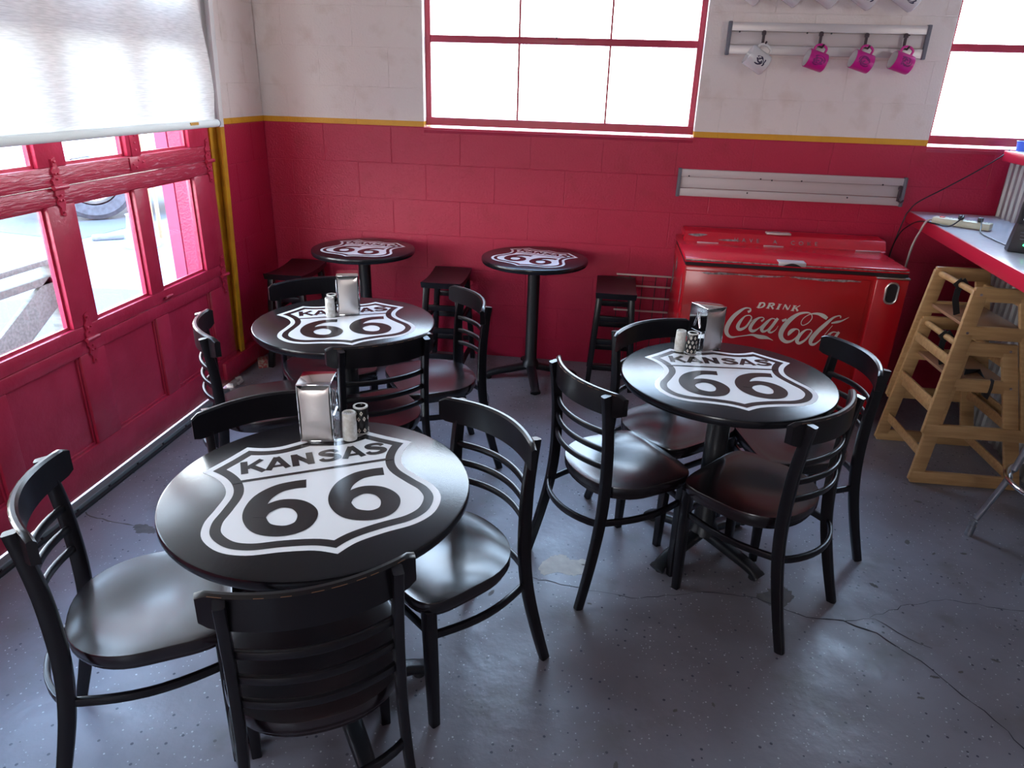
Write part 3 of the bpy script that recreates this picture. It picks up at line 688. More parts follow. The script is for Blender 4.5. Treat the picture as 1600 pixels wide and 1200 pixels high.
make_table('nearest round black table with white KANSAS 66 shield, largest in view', 1.4925, -2.955, D(29), .377, .742, D(37), .27, LG)
make_table('middle left round black table with KANSAS 66 shield near the garage door', 1.093, -1.68, D(25.3), .377, .742, D(30), .27, LG)
make_table('round black table with KANSAS 66 shield in front of the red cooler', 2.629, -1.976, D(5.2), .377, .742, D(-43), .265, LG)
make_table('small round black table by the back wall at the left corner', .726, -.358, D(-6.6), .306, .76, D(10), .27, LG, True)
make_table('small round black table by the back wall below the window, its pole fully in view', 1.757, -.337, D(-17.8), .312, .76, D(13), .28, LG, True)

# ------------------------------------------------------------------ saddle stools
def make_stool():
    t = thing('saddle_stool', '', 'stool')
    h = .60; bm = B(); nx, ny = 12, 10; W, L = .118, .212
    up_ = []; dn = []
    for i in range(nx+1):
        a = []; b = []
        for j in range(ny+1):
            u = -1+2*i/nx; v = -1+2*j/ny; x = W*u*(1-.0*abs(v)); y = L*v*(1-.03*u*u)
            zz = h-.012+.016*v*v; a.append(bm.verts.new((x, y, zz))); b.append(bm.verts.new((x*.97, y*.98, zz-.034)))
        up_.append(a); dn.append(b)
    for i in range(nx):
        for j in range(ny):
            bm.faces.new((up_[i][j], up_[i+1][j], up_[i+1][j+1], up_[i][j+1])); bm.faces.new((dn[i][j], dn[i][j+1], dn[i+1][j+1], dn[i+1][j]))
    for i in range(nx):
        for j in (0, ny): bm.faces.new((up_[i][j], up_[i+1][j], dn[i+1][j], dn[i][j]))
    for j in range(ny):
        for i in (0, nx): bm.faces.new((up_[i][j], up_[i][j+1], dn[i][j+1], dn[i][j]))
    obj('seat', bm, 'black', t)
    for sx in (-1, 1):
        for sy in (-1, 1):
            bm = B(); bar(bm, (sx*.130, sy*.195, 0), (sx*.092, sy*.155, .575), .03, .038, (0, 1, 0), .003, .034, .040); obj('leg', bm, 'black', t)
    f = lambda z: (.130-.038*z/.575, .195-.04*z/.575)
    for z_ in (.14, .30, .44):
        a, b = f(z_)
        for sy in (-1, 1): 
            bm = B(); bar(bm, (-a, sy*b, z_), (a, sy*b, z_), .02, .032, bev=.002); obj('rung', bm, 'black', t)
    for z_ in (.10, .36):
        a, b = f(z_)
        for sx in (-1, 1):
            bm = B(); bar(bm, (sx*a, -b, z_), (sx*a, b, z_), .02, .032, bev=.002); obj('rung', bm, 'black', t)
    return t
st = make_stool(); st.location = (2.245, -.252, 0); st['label'] = 'black wooden saddle stool against the wall beside the wire rack and cooler'; st['group'] = 'backless saddle stools along the wall'
copy_tree(st, (1.215, -.262, 0), D(1), 'black wooden saddle stool between the two small wall tables')
copy_tree(st, (.262, -.30, 0), D(0), 'black wooden saddle stool in the left corner of the room')

# ------------------------------------------------------------------ napkin dispensers and shakers
def make_dispenser():
    t = thing('napkin_dispenser', '', 'napkin dispenser'); w_, d_, h = .046, .050, .176
    bm = B()
    box(bm, -w_, w_, -d_, d_, h-.004, h, .0015); box(bm, -w_, -w_+.002, -d_, d_, .004, h-.003); box(bm, w_-.002, w_, -d_, d_, .004, h-.003)
    box(bm, -w_, w_, -d_, d_, 0, .005, .0015); box(bm, -w_+.002, w_-.002, -.001, .001, .005, h-.004)
    sh_ = obj('shell', bm, 'mirror', t)
    for s in (-1, 1):
        bm = B(); box(bm, -.038, .038, s*.006-.003 if s > 0 else -.040, .040 if s > 0 else -.003, .008, h-.02, .002); obj('napkin_stack', bm, 'napkin', t)
        bm = B(); V_ = []
        for i in range(13):
            r_ = []
            for j in range(15):
                u = -1+2*i/12; v = j/14; z_ = .008+v*(h-.014)
                cut = .016*max(0, 1-abs(u)**3)*max(0, (v-.93)/.07)
                bul = .004*(1-u*u)*math.sin(PI*min(1, v*1.05)); wd = .043-.0035*math.sin(PI*v)**.5 if v > .05 else .043
                r_.append(bm.verts.new((u*wd, s*(d_+.001+bul-.005*max(0, (v-.86)/.14)*(1-u*u)), z_-cut)))
            V_.append(r_)
        for i in range(12):
            for j in range(14): bm.faces.new((V_[i][j], V_[i+1][j], V_[i+1][j+1], V_[i][j+1]))
        fp = obj('face_plate', bm, 'chrome', t)
    bm = B(); tube(bm, [(w_+.003, -.018, .09), (w_+.004, 0, .145), (w_+.003, .018, .09)], .0016, 6); tube(bm, [(-w_-.003, -.018, .09), (-w_-.004, 0, .145), (-w_-.003, .018, .09)], .0016, 6); obj('wire_spring', bm, 'mirror', t)
    for s in (-1, 1):
        bm = B(); sweep(bm, [(s*(w_+.001), .0, .008), (s*(w_+.001), 0, .075)], rrect(.06, .002, .0008, 1), (1, 0, 0)); obj('side_plate', bm, 'mirror', t)
    return t
dp = make_dispenser(); dp.location = (1.390, -2.690, .7428); dp.rotation_euler = (0, 0, D(11)); dp['label'] = 'chrome napkin dispenser on the nearest table beside the white shaker'; dp['group'] = 'chrome napkin dispensers on the tables'
copy_tree(dp, (1.066, -1.548, .7428), D(18), 'chrome napkin dispenser on the middle left table, faces us straight on')
copy_tree(dp, (2.578, -1.678, .7428), D(33), 'chrome napkin dispenser on the table in front of the red cooler')
def shaker(label, x, y, black, h=.083, r=.0205):
    t = thing('shaker', label, 'shaker', (x, y, .7445), 0, 'salt and pepper shakers on the tables')
    bm = B(); lathe(bm, [(0, 0), (r-.001, 0), (r, .003), (r, h*.58), (r*.965, h*.62), (r*.93, h-.004), (r*.88, h), (r*.7, h), (r*.66, h-.004), (0, h-.004)] if not black else [(0, 0), (r-.001, 0), (r, .002), (r, h-.002), (r-.001, h), (r*.7, h), (r*.62, h-.006), (0, h-.006)], 28)
    obj('body', bm, 'pblack' if black else 'saltw', t)
    if black:
        bm = B(); lathe(bm, [(r+.0006, h-.003), (r+.0004, h+.0008), (r*.72, h+.0008)], 28); obj('rim', bm, 'saltw', t)
        bm = B(); lathe(bm, [(r+.0006, .0015), (r+.0006, .004)], 28); obj('foot_ring', bm, 'saltw', t)
        bm = B(); n = 8
        for row in range(4):
            for k in range(n):
                if random.random() < .25: continue
                a = (k+.5*(row % 2))*2*PI/n; zc = .013+row*.018; f = lambda da, dz: ((r+.0004)*math.cos(a+da), (r+.0004)*math.sin(a+da), zc+dz)
                q = [bm.verts.new(f(*p)) for p in ((-.24, 0), (0, -.008), (.24, 0), (0, .008))]; bm.faces.new(q)
        obj('diamond_print', bm, 'clet', t, False)
    else:
        bm = B()
        for i in range(7):
            a = i*2*PI/6; rr_ = .006 if i < 6 else 0
            lathe(bm, [(0, h-.0035), (.0012, h-.0035)], 6, (rr_*math.cos(a), rr_*math.sin(a), 0))
        obj('holes', bm, 'dark', t, False)
    return t
shaker('white ceramic salt shaker on the nearest table in front of black shaker', 1.482, -2.702, False)
shaker('black patterned pepper shaker with white rim on the nearest table', 1.500, -2.655, True)
shaker('white ceramic salt shaker left of the dispenser on the middle left table', 1.010, -1.628, False)
shaker('dark rimmed pepper shaker hidden behind the white shaker on middle left table', 1.000, -1.580, True)
shaker('white ceramic shaker on the table by the cooler, left of the black one', 2.478, -1.748, False)
shaker('black diamond patterned pepper shaker on the table by the red cooler', 2.520, -1.768, True)

# ------------------------------------------------------------------ red drinks cooler
ck = thing('drinks_cooler', 'vintage red metal drinks cooler chest with white script lettering', 'cooler', (0, 0, 0))
X0, X1, YF_, YB = 2.583, 3.705, -.66, -.03
bm = B(); box(bm, X0, X1, YF_+.006, YB, .06, .838, .012); body = obj('cabinet', bm, 'cred', ck)
bm = B(); box(bm, X0+.03, X1-.03, YF_+.04, YB-.02, 0, .06); obj('plinth', bm, 'dkgap', ck)
bm = B(); box(bm, X0+.006, 3.525, YF_-.002, YF_+.012, .10, .815, .006); fp = obj('front_panel', bm, 'cred', ck)
bm = B(); box(bm, 3.545, X1+.002, YF_-.008, YF_+.02, .08, .828, .010); pil = obj('side_pilaster', bm, 'cred', ck)
bm = B(); box(bm, 3.545, X1+.003, YF_-.011, YF_+.03, .828, .838, .003); obj('pilaster_trim', bm, 'chrome', pil)
# oval bottle opener
bm = B(); ov = lambda a, rx, rz: (3.63+rx*math.copysign(abs(math.cos(a))**.8, math.cos(a)), YF_-.012, .757+(.022 if math.sin(a) > 0 else -.022)+rz*math.sin(a))
tube(bm, [ov(2*PI*i/24, .030, .032) for i in range(24)], .0055, 8, (0, 1, 0), True); op = obj('opener_ring', bm, 'chrome', pil)
bm = B(); bm.faces.new([bm.verts.new((ov(2*PI*i/24, .027, .03)[0], YF_-.0085, ov(2*PI*i/24, .027, .03)[2])) for i in range(24)]); obj('opener_recess', bm, 'dkgap', op, False)
bm = B(); box(bm, X0+.004, X1-.004, YF_+.012, YB, .838, .860); obj('gasket', bm, 'dkgap', ck)
bm = B(); box(bm, X0-.004, X1-.012, YF_-.012, YB-.0, .858, .884, .006); lid = obj('lid', bm, 'credl', ck)
bm = B()                                               # raised back ledge, sloping front face
pts = [(-.26, .880), (-.235, .885), (-.205, .930), (-.19, .937), (-.03, .937), (-.03, .88)]
a = [bm.verts.new((X0+.03, y, z)) for y, z in pts]; b = [bm.verts.new((X1+.015, y, z)) for y, z in pts]
bm.faces.new(a); bm.faces.new(b[::-1])
for i in range(6): bm.faces.new((a[i], b[i], b[(i+1) % 6], a[(i+1) % 6]))
bmesh.ops.bevel(bm, geom=[e for e in bm.edges], offset=.003, segments=2, affect='EDGES'); ledge = obj('back_ledge', bm, 'credl', lid)
bm = B(); box(bm, X0-.002, X1-.014, YF_-.0135, YF_-.008, .868, .874, .001); obj('lid_edge_trim', bm, 'scr', lid)
# chrome handles
bm = B(); box(bm, 3.05, 3.185, YF_-.02, YF_+.04, .882, .889, .002); box(bm, 3.05, 3.185, YF_-.024, YF_-.012, .868, .889, .003); obj('lid_handle', bm, 'alu', lid)
bm = B()
n = 12; pp = [(3.07+.095*i/n, .868+.016*math.sin(PI*i/n)) for i in range(n+1)]
f_ = bm.faces.new([bm.verts.new((x, YF_-.0245, z)) for x, z in pp]); obj('handle_opening', bm, 'dkgap', lid, False)
bm = B(); box(bm, 3.07, 3.205, -.20, -.15, .938, .950, .003); obj('rear_handle', bm, 'alu', lid)
for xa, xb in ((2.68, 2.80), (3.05, 3.16), (3.55, 3.68)):
    bm = B(); box(bm, xa, xb, -.262, -.256, .884, .889, .001); obj('trim_strip', bm, 'alu', lid)
# worn paint patches
def scrape(name, pts, f3, parent):
    bm = B(); p = spline(pts, 5, True); vs = [bm.verts.new(f3(q.x+random.uniform(-.003, .003), q.y+random.uniform(-.003, .003))) for q in p]; f = bm.faces.new(vs); bmesh.ops.triangulate(bm, faces=[f]); return obj(name, bm, 'scr', parent, False)
fr_ = lambda x, z: (x, YF_-.0028, z)
for pts in ([(2.66, .806), (2.8, .812), (2.95, .808), (3.1, .812), (3.0, .799), (2.85, .803), (2.72, .799)], [(3.12, .81), (3.3, .812), (3.48, .806), (3.35, .797), (3.2, .80)],):
    scrape('paint_scrape', pts, fr_, fp)
sd = lambda y, z: (X0-.0008, y, z)
for pts in ([(-.60, .62), (-.61, .70), (-.585, .78), (-.575, .68), (-.585, .60)], [(-.62, .42), (-.635, .5), (-.62, .57), (-.605, .5), (-.61, .44)], [(-.12, .56), (-.15, .66), (-.10, .72), (-.06, .62), (-.08, .54)], [(-.25, .70), (-.27, .76), (-.23, .79), (-.21, .73)], [(-.62, .25), (-.63, .3), (-.61, .34), (-.60, .28)]):
    scrape('paint_scrape', pts, sd, body)
fl = lambda x, z: (x, YF_+.0052, z)
lt_ = lambda x, t: (x, -.235+.03*t-.0015, .885+.045*t+.001)
for pts in ([(2.63, .75), (2.70, .9), (2.74, .8), (2.68, .55)], [(2.8, .3), (2.86, .42), (2.93, .3), (2.86, .2)]): scrape('paint_scrape', [(a, b) for a, b in pts], lambda x, t: lt_(x, t), ledge)
# lettering (positions on the front panel plane)
YL_ = YF_-.0032
def P2(u, v): return (2.767+u*.000441+v*.0000682, YL_, .6915+.0000292*u-.000492*v)
bm = B()
CC = [[(362, 192, 26), (392, 176, 22), (385, 152, 14), (330, 150, 18), (260, 190, 36), (190, 250, 46), (135, 330, 52), (112, 400, 50), (128, 450, 40), (175, 478, 24), (250, 470, 12), (340, 458, 12), (420, 450, 22), (500, 470, 44), (570, 478, 38), (620, 492, 16), (662, 512, 4)],
 [(385, 228, 9), (330, 240, 14), (274, 300, 34), (246, 360, 42), (272, 390, 34), (340, 360, 24), (392, 290, 18), (406, 250, 14), (385, 228, 9)],
 [(395, 300, 5), (430, 278, 5), (462, 262, 5)],
 [(520, 296, 22), (552, 268, 14), (525, 250, 12), (470, 270, 26), (412, 330, 38), (392, 385, 40), (430, 406, 32), (490, 375, 12), (540, 330, 6)],
 [(685, 272, 9), (640, 265, 14), (582, 310, 34), (530, 375, 42), (542, 410, 30), (590, 395, 18), (640, 340, 13), (685, 272, 9)],
 [(712, 262, 30), (655, 340, 34), (610, 398, 34), (636, 422, 20), (690, 390, 8), (718, 345, 5)],
 [(762, 290, 26), (812, 272, 26)],
 [(836, 455, 12), (852, 425, 40), (885, 395, 40), (930, 380, 14), (962, 400, 11), (950, 452, 12), (890, 510, 20), (820, 526, 36), (765, 490, 48), (752, 430, 56), (790, 350, 56), (860, 270, 50), (950, 212, 30), (1040, 196, 18), (1090, 212, 11), (1102, 258, 9), (1060, 312, 9), (1002, 338, 9), (980, 310, 9), (1005, 260, 9), (1060, 222, 9), (1110, 208, 16), (1170, 210, 28), (1230, 232, 44), (1275, 262, 36)],
 [(1092, 385, 9), (1040, 390, 16), (980, 440, 34), (942, 508, 44), (970, 540, 32), (1040, 500, 22), (1095, 430, 18), (1108, 402, 13), (1092, 385, 9)],
 [(1424, 256, 14), (1425, 235, 12), (1395, 232, 12), (1335, 258, 24), (1260, 325, 40), (1180, 400, 46), (1112, 485, 50), (1100, 540, 38), (1140, 552, 26), (1210, 500, 10), (1290, 400, 8), (1340, 338, 5)],
 [(1325, 312, 12), (1385, 300, 26), (1445, 284, 16), (1520, 246, 4)],
 [(1405, 418, 9), (1350, 412, 14), (1300, 450, 30), (1262, 515, 40), (1280, 550, 26), (1330, 520, 18), (1385, 460, 12), (1405, 418, 9)], [(1420, 410, 28), (1375, 475, 32), (1330, 545, 32), (1360, 565, 18), (1410, 530, 8)]]
for k_, st_ in enumerate(CC): ribbon(bm, st_, lambda u, v, k_=k_: (P2(u, v)[0], P2(u, v)[1]-.0001*(k_ % 5), P2(u, v)[2]), 6, 0, (0, -.0006, 0))
DR = [[(508, 92, 24), (480, 142, 24)], [(500, 88, 7), (545, 92, 16), (552, 115, 22), (525, 138, 14), (475, 147, 7)],
 [(617, 97, 24), (590, 150, 24)], [(605, 93, 7), (655, 97, 16), (660, 112, 18), (618, 126, 8)], [(630, 124, 18), (655, 158, 20)],
 [(732, 104, 24), (704, 160, 24)], [(790, 108, 9), (765, 163, 9)], [(788, 108, 22), (822, 165, 22)], [(850, 114, 9), (824, 166, 9)],
 [(902, 120, 24), (874, 176, 24)], [(962, 118, 9), (902, 150, 9)], [(912, 142, 20), (936, 180, 22)]]
for k_, st_ in enumerate(DR): ribbon(bm, st_, lambda u, v, k_=k_: (P2(u, v)[0], P2(u, v)[1]-.0001*(k_ % 4), P2(u, v)[2]), 5 if len(st_) > 2 else 1)
for (u, v) in ((508, 92), (480, 142), (617, 97), (590, 150), (732, 104), (704, 160), (902, 120), (874, 176)): ribbon(bm, [(u-20, v-2, 6), (u+20, v+2, 6)], lambda a_, b_: (P2(a_, b_)[0], P2(a_, b_)[1]-.0005, P2(a_, b_)[2]), 1)
L_ = obj('lettering', bm, 'clet', fp, False); L_['label'] = 'white script lettering reading DRINK Coca-Cola'
# embossed HAVE A COKE
cu = bpy.data.curves.new('t', 'FONT'); cu.body = 'HAVE  A  COKE'; cu.size = .034; cu.space_character = 2.1; cu.align_x = 'CENTER'; cu.extrude = .0008
to = bpy.data.objects.new('t', cu); COL.objects.link(to); dg = bpy.context.evaluated_depsgraph_get(); me = bpy.data.meshes.new_from_object(to.evaluated_get(dg)); bpy.data.objects.remove(to)
emb = new_obj('embossed_lettering', me, 'scr', ledge); emb.location = (3.12, -.2325, .8945); emb.rotation_euler = (math.radians(56), 0, 0); emb['label'] = 'faint embossed letters reading HAVE A COKE'

# ------------------------------------------------------------------ rails with mugs
def mug_rail(name, label, x0, x1, z0, z1, wide):
    t = thing(name, label, 'rail', (0, 0, 0)); h = z1-z0
    for i, (a, b, d) in enumerate(((0, .30, .022), (.30, .72, .010), (.72, 1, .022))):
        bm = B(); box(bm, x0+.01, x1-.01, -d, -.001, z0+h*a+.001, z0+h*b-.001, .002); obj('extrusion_strip', bm, ('alu' if i != 1 else 'aluw') if wide else 'aluw', t)
    for x in (x0, x1-.018):
        bm = B(); box(bm, x, x+.02, -.028, -.001, z0-.004, z1+.004, .004); obj('end_cap', bm, 'cap', t)
    bm = B()
    for k in ((.06, .70), (.40, .70), (.52, .70), (.90, .70)) if wide else ((.05, .75), (.37, .75), (.42, .72), (.55, .74), (.9, .74), (.32, .22), (.76, .22)):
        x = x0+(x1-x0)*k[0]; lathe(bm, [(0, 0), (.0045, 0), (.0045, .004), (0, .006)], 8, mtx=Matrix.Translation((x, -.022, z0+h*k[1])) @ Matrix.Rotation(PI/2, 4, 'X'))
    obj('screw', bm, 'dark', t); return t
mug_rail('mug_rail', 'upper grey aluminium wall rail on the white wall holding mugs', 2.728, 3.765, 1.875, 2.034, True)
mug_rail('mug_rail', 'lower empty white aluminium rail on the red wall above the cooler', 2.551, 3.826, 1.108, 1.262, False)
mug_rail('mug_rail', 'topmost aluminium wall rail at the upper edge of the photo', 2.728, 3.765, 2.235, 2.39, True)
def hook(label, x, z0, z1):
    bm = B(); box(bm, x-.007, x+.007, -.034, -.024, z0, z1, .002); box(bm, x-.011, x+.011, -.036, -.024, z1-.022, z1-.004, .002)
    tube(bm, [(x, -.03, z0+.012), (x, -.045, z0+.002), (x+.006, -.065, z0-.002), (x+.012, -.078, z0+.012)], .005, 8)
    return tag(obj('rail_hook', bm, 'hook'), label, 'hook', 'dark hooks on the wall rails')
def mug(label, x, z, m, tilt, print_, group='mugs hanging from the rails', sc=1.):
    """hanging by the handle: handle on top, mouth to the left and down"""
    t = thing('mug', label, 'mug', (x, -.068, z), 0, group); t.rotation_euler = (0, tilt, D(6)); r = .047*sc; h = .104*sc
    # mug axis along local -x (mouth at -x); handle towards +z
    mt_ = Matrix.Translation((h*.45, 0, -r-.030)) @ Matrix.Rotation(-PI/2, 4, 'Y')
    bm = B(); lathe(bm, [(0, 0), (r-.006, 0), (r-.001, .004), (r, .012), (r, h-.002), (r-.001, h), (r-.0025, h)], 32, mtx=mt_); obj('body', bm, m, t)
    bm = B(); lathe(bm, [(r-.0025, h), (r-.004, h-.003), (r-.004, .008), (r-.01, .005), (0, .005)], 32, mtx=mt_); obj('inside', bm, 'mugw', t)
    bm = B(); cz = -r-.030
    pth = [(h*.45-h*.22, 0, cz+r-.003), (h*.45-h*.20, 0, cz+r+.020), (h*.45-h*.38, 0, cz+r+.031), (h*.45-h*.58, 0, cz+r+.031), (h*.45-h*.76, 0, cz+r+.020), (h*.45-h*.78, 0, cz+r-.003)]
    sweep(bm, spline(pth, 4), rrect(.012, .008, .003), (0, 1, 0)); obj('handle', bm, m, t)
    bm = B()
    def f3(u, v):                                      # wraps the print round the side that faces the room
        a = v/r; return (h*.45-h*.5+u, -(r+.0004)*math.cos(a), cz+(r+.0004)*math.sin(a))
    random.seed(print_)
    for k in range(7):
        a0 = random.uniform(0, 6); rad = random.uniform(.008, .030); cx = random.uniform(-.010, .010); cy = random.uniform(-.010, .010)
        ribbon(bm, [(cx+rad*math.cos(a0+q*.5), cy+rad*.8*math.sin(a0+q*.5), (.005+.003*math.sin(q*1.3))) for q in range(7)], f3, 3)
    obj('printed_emblem', bm, 'inkm' if m == 'mugm' else 'ink', t, False)
    return t
hk = [(2.918, 1.925, 1.995), (3.215, 1.918, 1.995), (3.448, 1.918, 1.993), (3.645, 1.918, 1.995)]
names = ['leftmost', 'second from left', 'third from left', 'rightmost']
for i, (x, a, b) in enumerate(hk):
    hook('dark plastic hook, %s of the four on the upper rail' % names[i], x, a, b)
mug('white mug with dark emblem hanging at the left of the upper rail', 2.940, 1.915, 'mugw', D(30), 5, sc=1.12)
mug('leftmost of three magenta mugs hanging from the upper rail', 3.225, 1.925, 'mugm', D(16), 11)
mug('middle one of three magenta mugs hanging from the upper rail', 3.460, 1.925, 'mugm', D(16), 12)
mug('rightmost magenta mug hanging from the upper rail near the grey end cap', 3.662, 1.925, 'mugm', D(16), 13)
for i, x in enumerate((2.86, 3.06, 3.24, 3.43, 3.64)):
    q = ['leftmost', 'second from left', 'middle', 'fourth from left', 'rightmost'][i]
    mug('white mug cut by the top edge of the photo, %s of five' % q, x, 2.245-.004*i, 'mugw', D(30), 20+i, sc=1.12)
    hook('dark plastic hook holding the %s of the five top white mugs' % q, x-.02, 2.245, 2.35)
hook('dark plastic hook at the right end of the lower empty rail', 3.795, 1.135, 1.222)

# wire rack left of cooler
rk = thing('wire_rack', 'pale wire shelf rack leaning on red wall between stool and cooler', 'rack', (0, 0, 0))
for z in (.615, .546, .472, .385): 
    bm = B(); bar(bm, (2.245, -.022, z), (2.60, -.022, z), .012, .010, bev=.002); obj('slat', bm, 'wire', rk)
for x in (2.26, 2.33, 2.41, 2.49, 2.56):
    bm = B(); tube(bm, [(x, -.013, .01), (x, -.013, .62)], .0028, 6); obj('wire', bm, 'hook', rk)

# ------------------------------------------------------------------ bar counter with raised ledge
TH = math.atan2(.0875, .996)                            # counter runs slightly askew
ct = thing('bar_counter', 'long bar counter with pale top and red edge along the right', 'counter', (3.868, 0, 0), -TH)
CW = .475; CL = 3.6
bm = B(); box(bm, .012, CW, -CL, -.012, 1.050, 1.083, .002); obj('worktop', bm, 'counter', ct)
bm = B(); box(bm, 0, .013, -CL, -.012, 1.020, 1.084, .004); obj('red_edge', bm, 'nose', ct)
bm = B(); box(bm, .013, CW, -CL, -.012, 1.03, 1.05); obj('underside_board', bm, 'dark', ct)
def corr(x, y0, y1, z0, z1, amp=.012, pitch=.068):
    bm = B(); n = int((y1-y0)/pitch*6); a = []
    for i in range(n+1):
        y = y0+(y1-y0)*i/n; ph = (i % 6)/6; k = [0, .15, 1, 1, .15, 0][i % 6]
        a.append((bm.verts.new((x-amp*k, y, z0)), bm.verts.new((x-amp*k, y, z1))))
    for p, q in zip(a, a[1:]): bm.faces.new((p[0], q[0], q[1], p[1]))
    return bm
obj('corrugated_panel', corr(CW, -CL, -.012, 0, 1.05), 'corr', ct, False); obj('corrugated_panel', corr(CW-.012, -CL, -.012, 1.083, 1.385), 'corr', ct, False)
bm = B(); box(bm, CW+.001, CW+.10, -CL, -.03, 0, 1.385); obj('core_wall', bm, 'dark', ct)
bm = B(); box(bm, CW-.055, CW+.32, -CL, -.014, 1.412, 1.432, .002); obj('upper_ledge', bm, 'counter', ct)
bm = B(); box(bm, CW-.067, CW-.054, -CL, -.014, 1.378, 1.433, .004); obj('red_edge', bm, 'nose', ct)
bm = B(); box(bm, CW-.05, CW+.30, -CL, -.03, 1.386, 1.412); obj('underside_board', bm, 'dark', ct)

ps = thing('power_strip', 'cream power strip with red lit switch on the bar counter', 'power strip', (3.93, -.495, 1.085), D(-38))
bm = B(); box(bm, -.11, .155, -.03, .03, 0, .034, .006); obj('housing', bm, 'cream', ps)
bm = B(); box(bm, -.082, -.060, -.014, .014, .034, .039, .002); obj('switch', bm, 'rsw', ps)
for i in range(5):
    bm = B(); xx = -.030+.040*i
    for q in ((-.008, .006), (.008, .006)): box(bm, xx+q[0]-.0016, xx+q[0]+.0016, q[1]-.006, q[1]+.006, .0342, .0348)
    lathe(bm, [(0, .0348), (.003, .0348)], 8, (xx, -.010, 0)); obj('socket', bm, 'dark', ps, False)
for i, xx in enumerate((.005, .092)):
    bm = B(); box(bm, -.012, .012, -.012, .012, 0, .022, .005); o = obj('plug', bm, 'dark')
    a = D(-38); o.location = (3.935+xx*math.cos(a), -.505+xx*math.sin(a), 1.1202); o.rotation_euler = (0, 0, a)
    tag(o, 'black plug in the %s power strip socket' % ('left' if i == 0 else 'right'), 'plug')
def cord(label, pts, r, m, n=8):
    bm = B(); tube(bm, spline(pts, n), r, 8, (0.1, .2, .97)); return tag(obj('power_cord', bm, m), label, 'cord')
cord('thin dark cord from blue cup sagging across the red wall behind counter', [(4.30, -.05, 1.437), (4.26, -.06, 1.40), (4.15, -.05, 1.31), (4.02, -.05, 1.22), (3.90, -.05, 1.14), (3.862, -.05, 1.09), (3.845, -.05, 1.04), (3.82, -.04, .85), (3.80, -.04, .6), (3.80, -.04, .2), (3.80, -.04, .01)], .0035, 'dark')
cord('short black cord from left plug hanging over the red counter edge', [(3.939, -.512, 1.142), (3.92, -.56, 1.135), (3.87, -.56, 1.092), (3.835, -.48, 1.089), (3.81, -.36, 1.08), (3.81, -.22, 1.03), (3.815, -.10, .95), (3.81, -.06, .8), (3.81, -.055, .3)], .0035, 'dark')
cord('thick white cord looping over the counter edge down beside the high chairs', [(3.848, -.437, 1.10), (3.828, -.425, 1.10), (3.812, -.42, 1.085), (3.800, -.42, 1.05), (3.80, -.36, .95), (3.815, -.30, .80), (3.83, -.25, .62), (3.80, -.22, .50), (3.82, -.2, .3), (3.84, -.2, .02)], .0055, 'cordw')
cord('black cord from right plug across counter top to the charging dock', [(4.007, -.566, 1.142), (3.99, -.62, 1.11), (3.96, -.70, 1.089), (3.94, -.85, 1.088), (3.93, -1.05, 1.088)], .003, 'dark')
dk = thing('charging_dock', 'black charging dock with green light at the right photo edge', 'charger', (3.948, -1.115, 1.0845), D(-12))
bm = B(); lathe(bm, [(0, 0), (.075, 0), (.078, .006), (.066, .10), (.060, .13), (.052, .135), (0, .135)], 6, mtx=Matrix.Diagonal((1, .62, 1, 1)) @ Matrix.Rotation(D(30), 4, 'Z')); obj('body', bm, 'dark', dk)
bm = B(); sweep(bm, spline([(-.052, -.02, .12), (-.050, -.02, .20), (-.044, -.02, .213), (-.012, -.02, .213), (-.004, -.02, .20), (-.002, -.02, .13)], 4), rrect(.022, .009, .003), (0, 1, 0)); obj('loop_handle', bm, 'dark', dk)
bm = B(); lathe(bm, [(0, 0), (.005, 0), (.004, .003), (0, .004)], 10, mtx=Matrix.Translation((-.018, -.0450, .035)) @ Matrix.Rotation(PI/2, 4, 'X')); obj('status_light', bm, 'led', dk)
bm = B()
for k in range(3): ribbon(bm, [(-.045+.002*k, .088-.014*k, .004), (-.018+.003*k, .086-.014*k, .004)], lambda u, v: (u, -.0478+.09*v*.13-.0, v), 1)
obj('printed_marks', bm, 'cap', dk, False)
bm = B(); tube(bm, [(0, 0, 0), (0, 0, .24)], .012, 12); lathe(bm, [(0, .24), (.02, .24), (.022, .25), (.012, .262), (0, .264)], 16)
o = obj('chrome_tube', bm, 'mirror'); o.location = (4.045, -.98, 1.0845); tag(o, 'upright chrome tube with round cap behind the charging dock', 'tube')
bm = B(); lathe(bm, [(0, 0), (.030, 0), (.036, .05), (.039, .052), (.036, .053), (.034, .05), (.028, .004), (0, .004)], 24); o = obj('blue_cup', bm, 'cblue'); o.location = (4.352, -.075, 1.4335)
tag(o, 'small blue plastic cup on the upper bar ledge below window', 'cup')

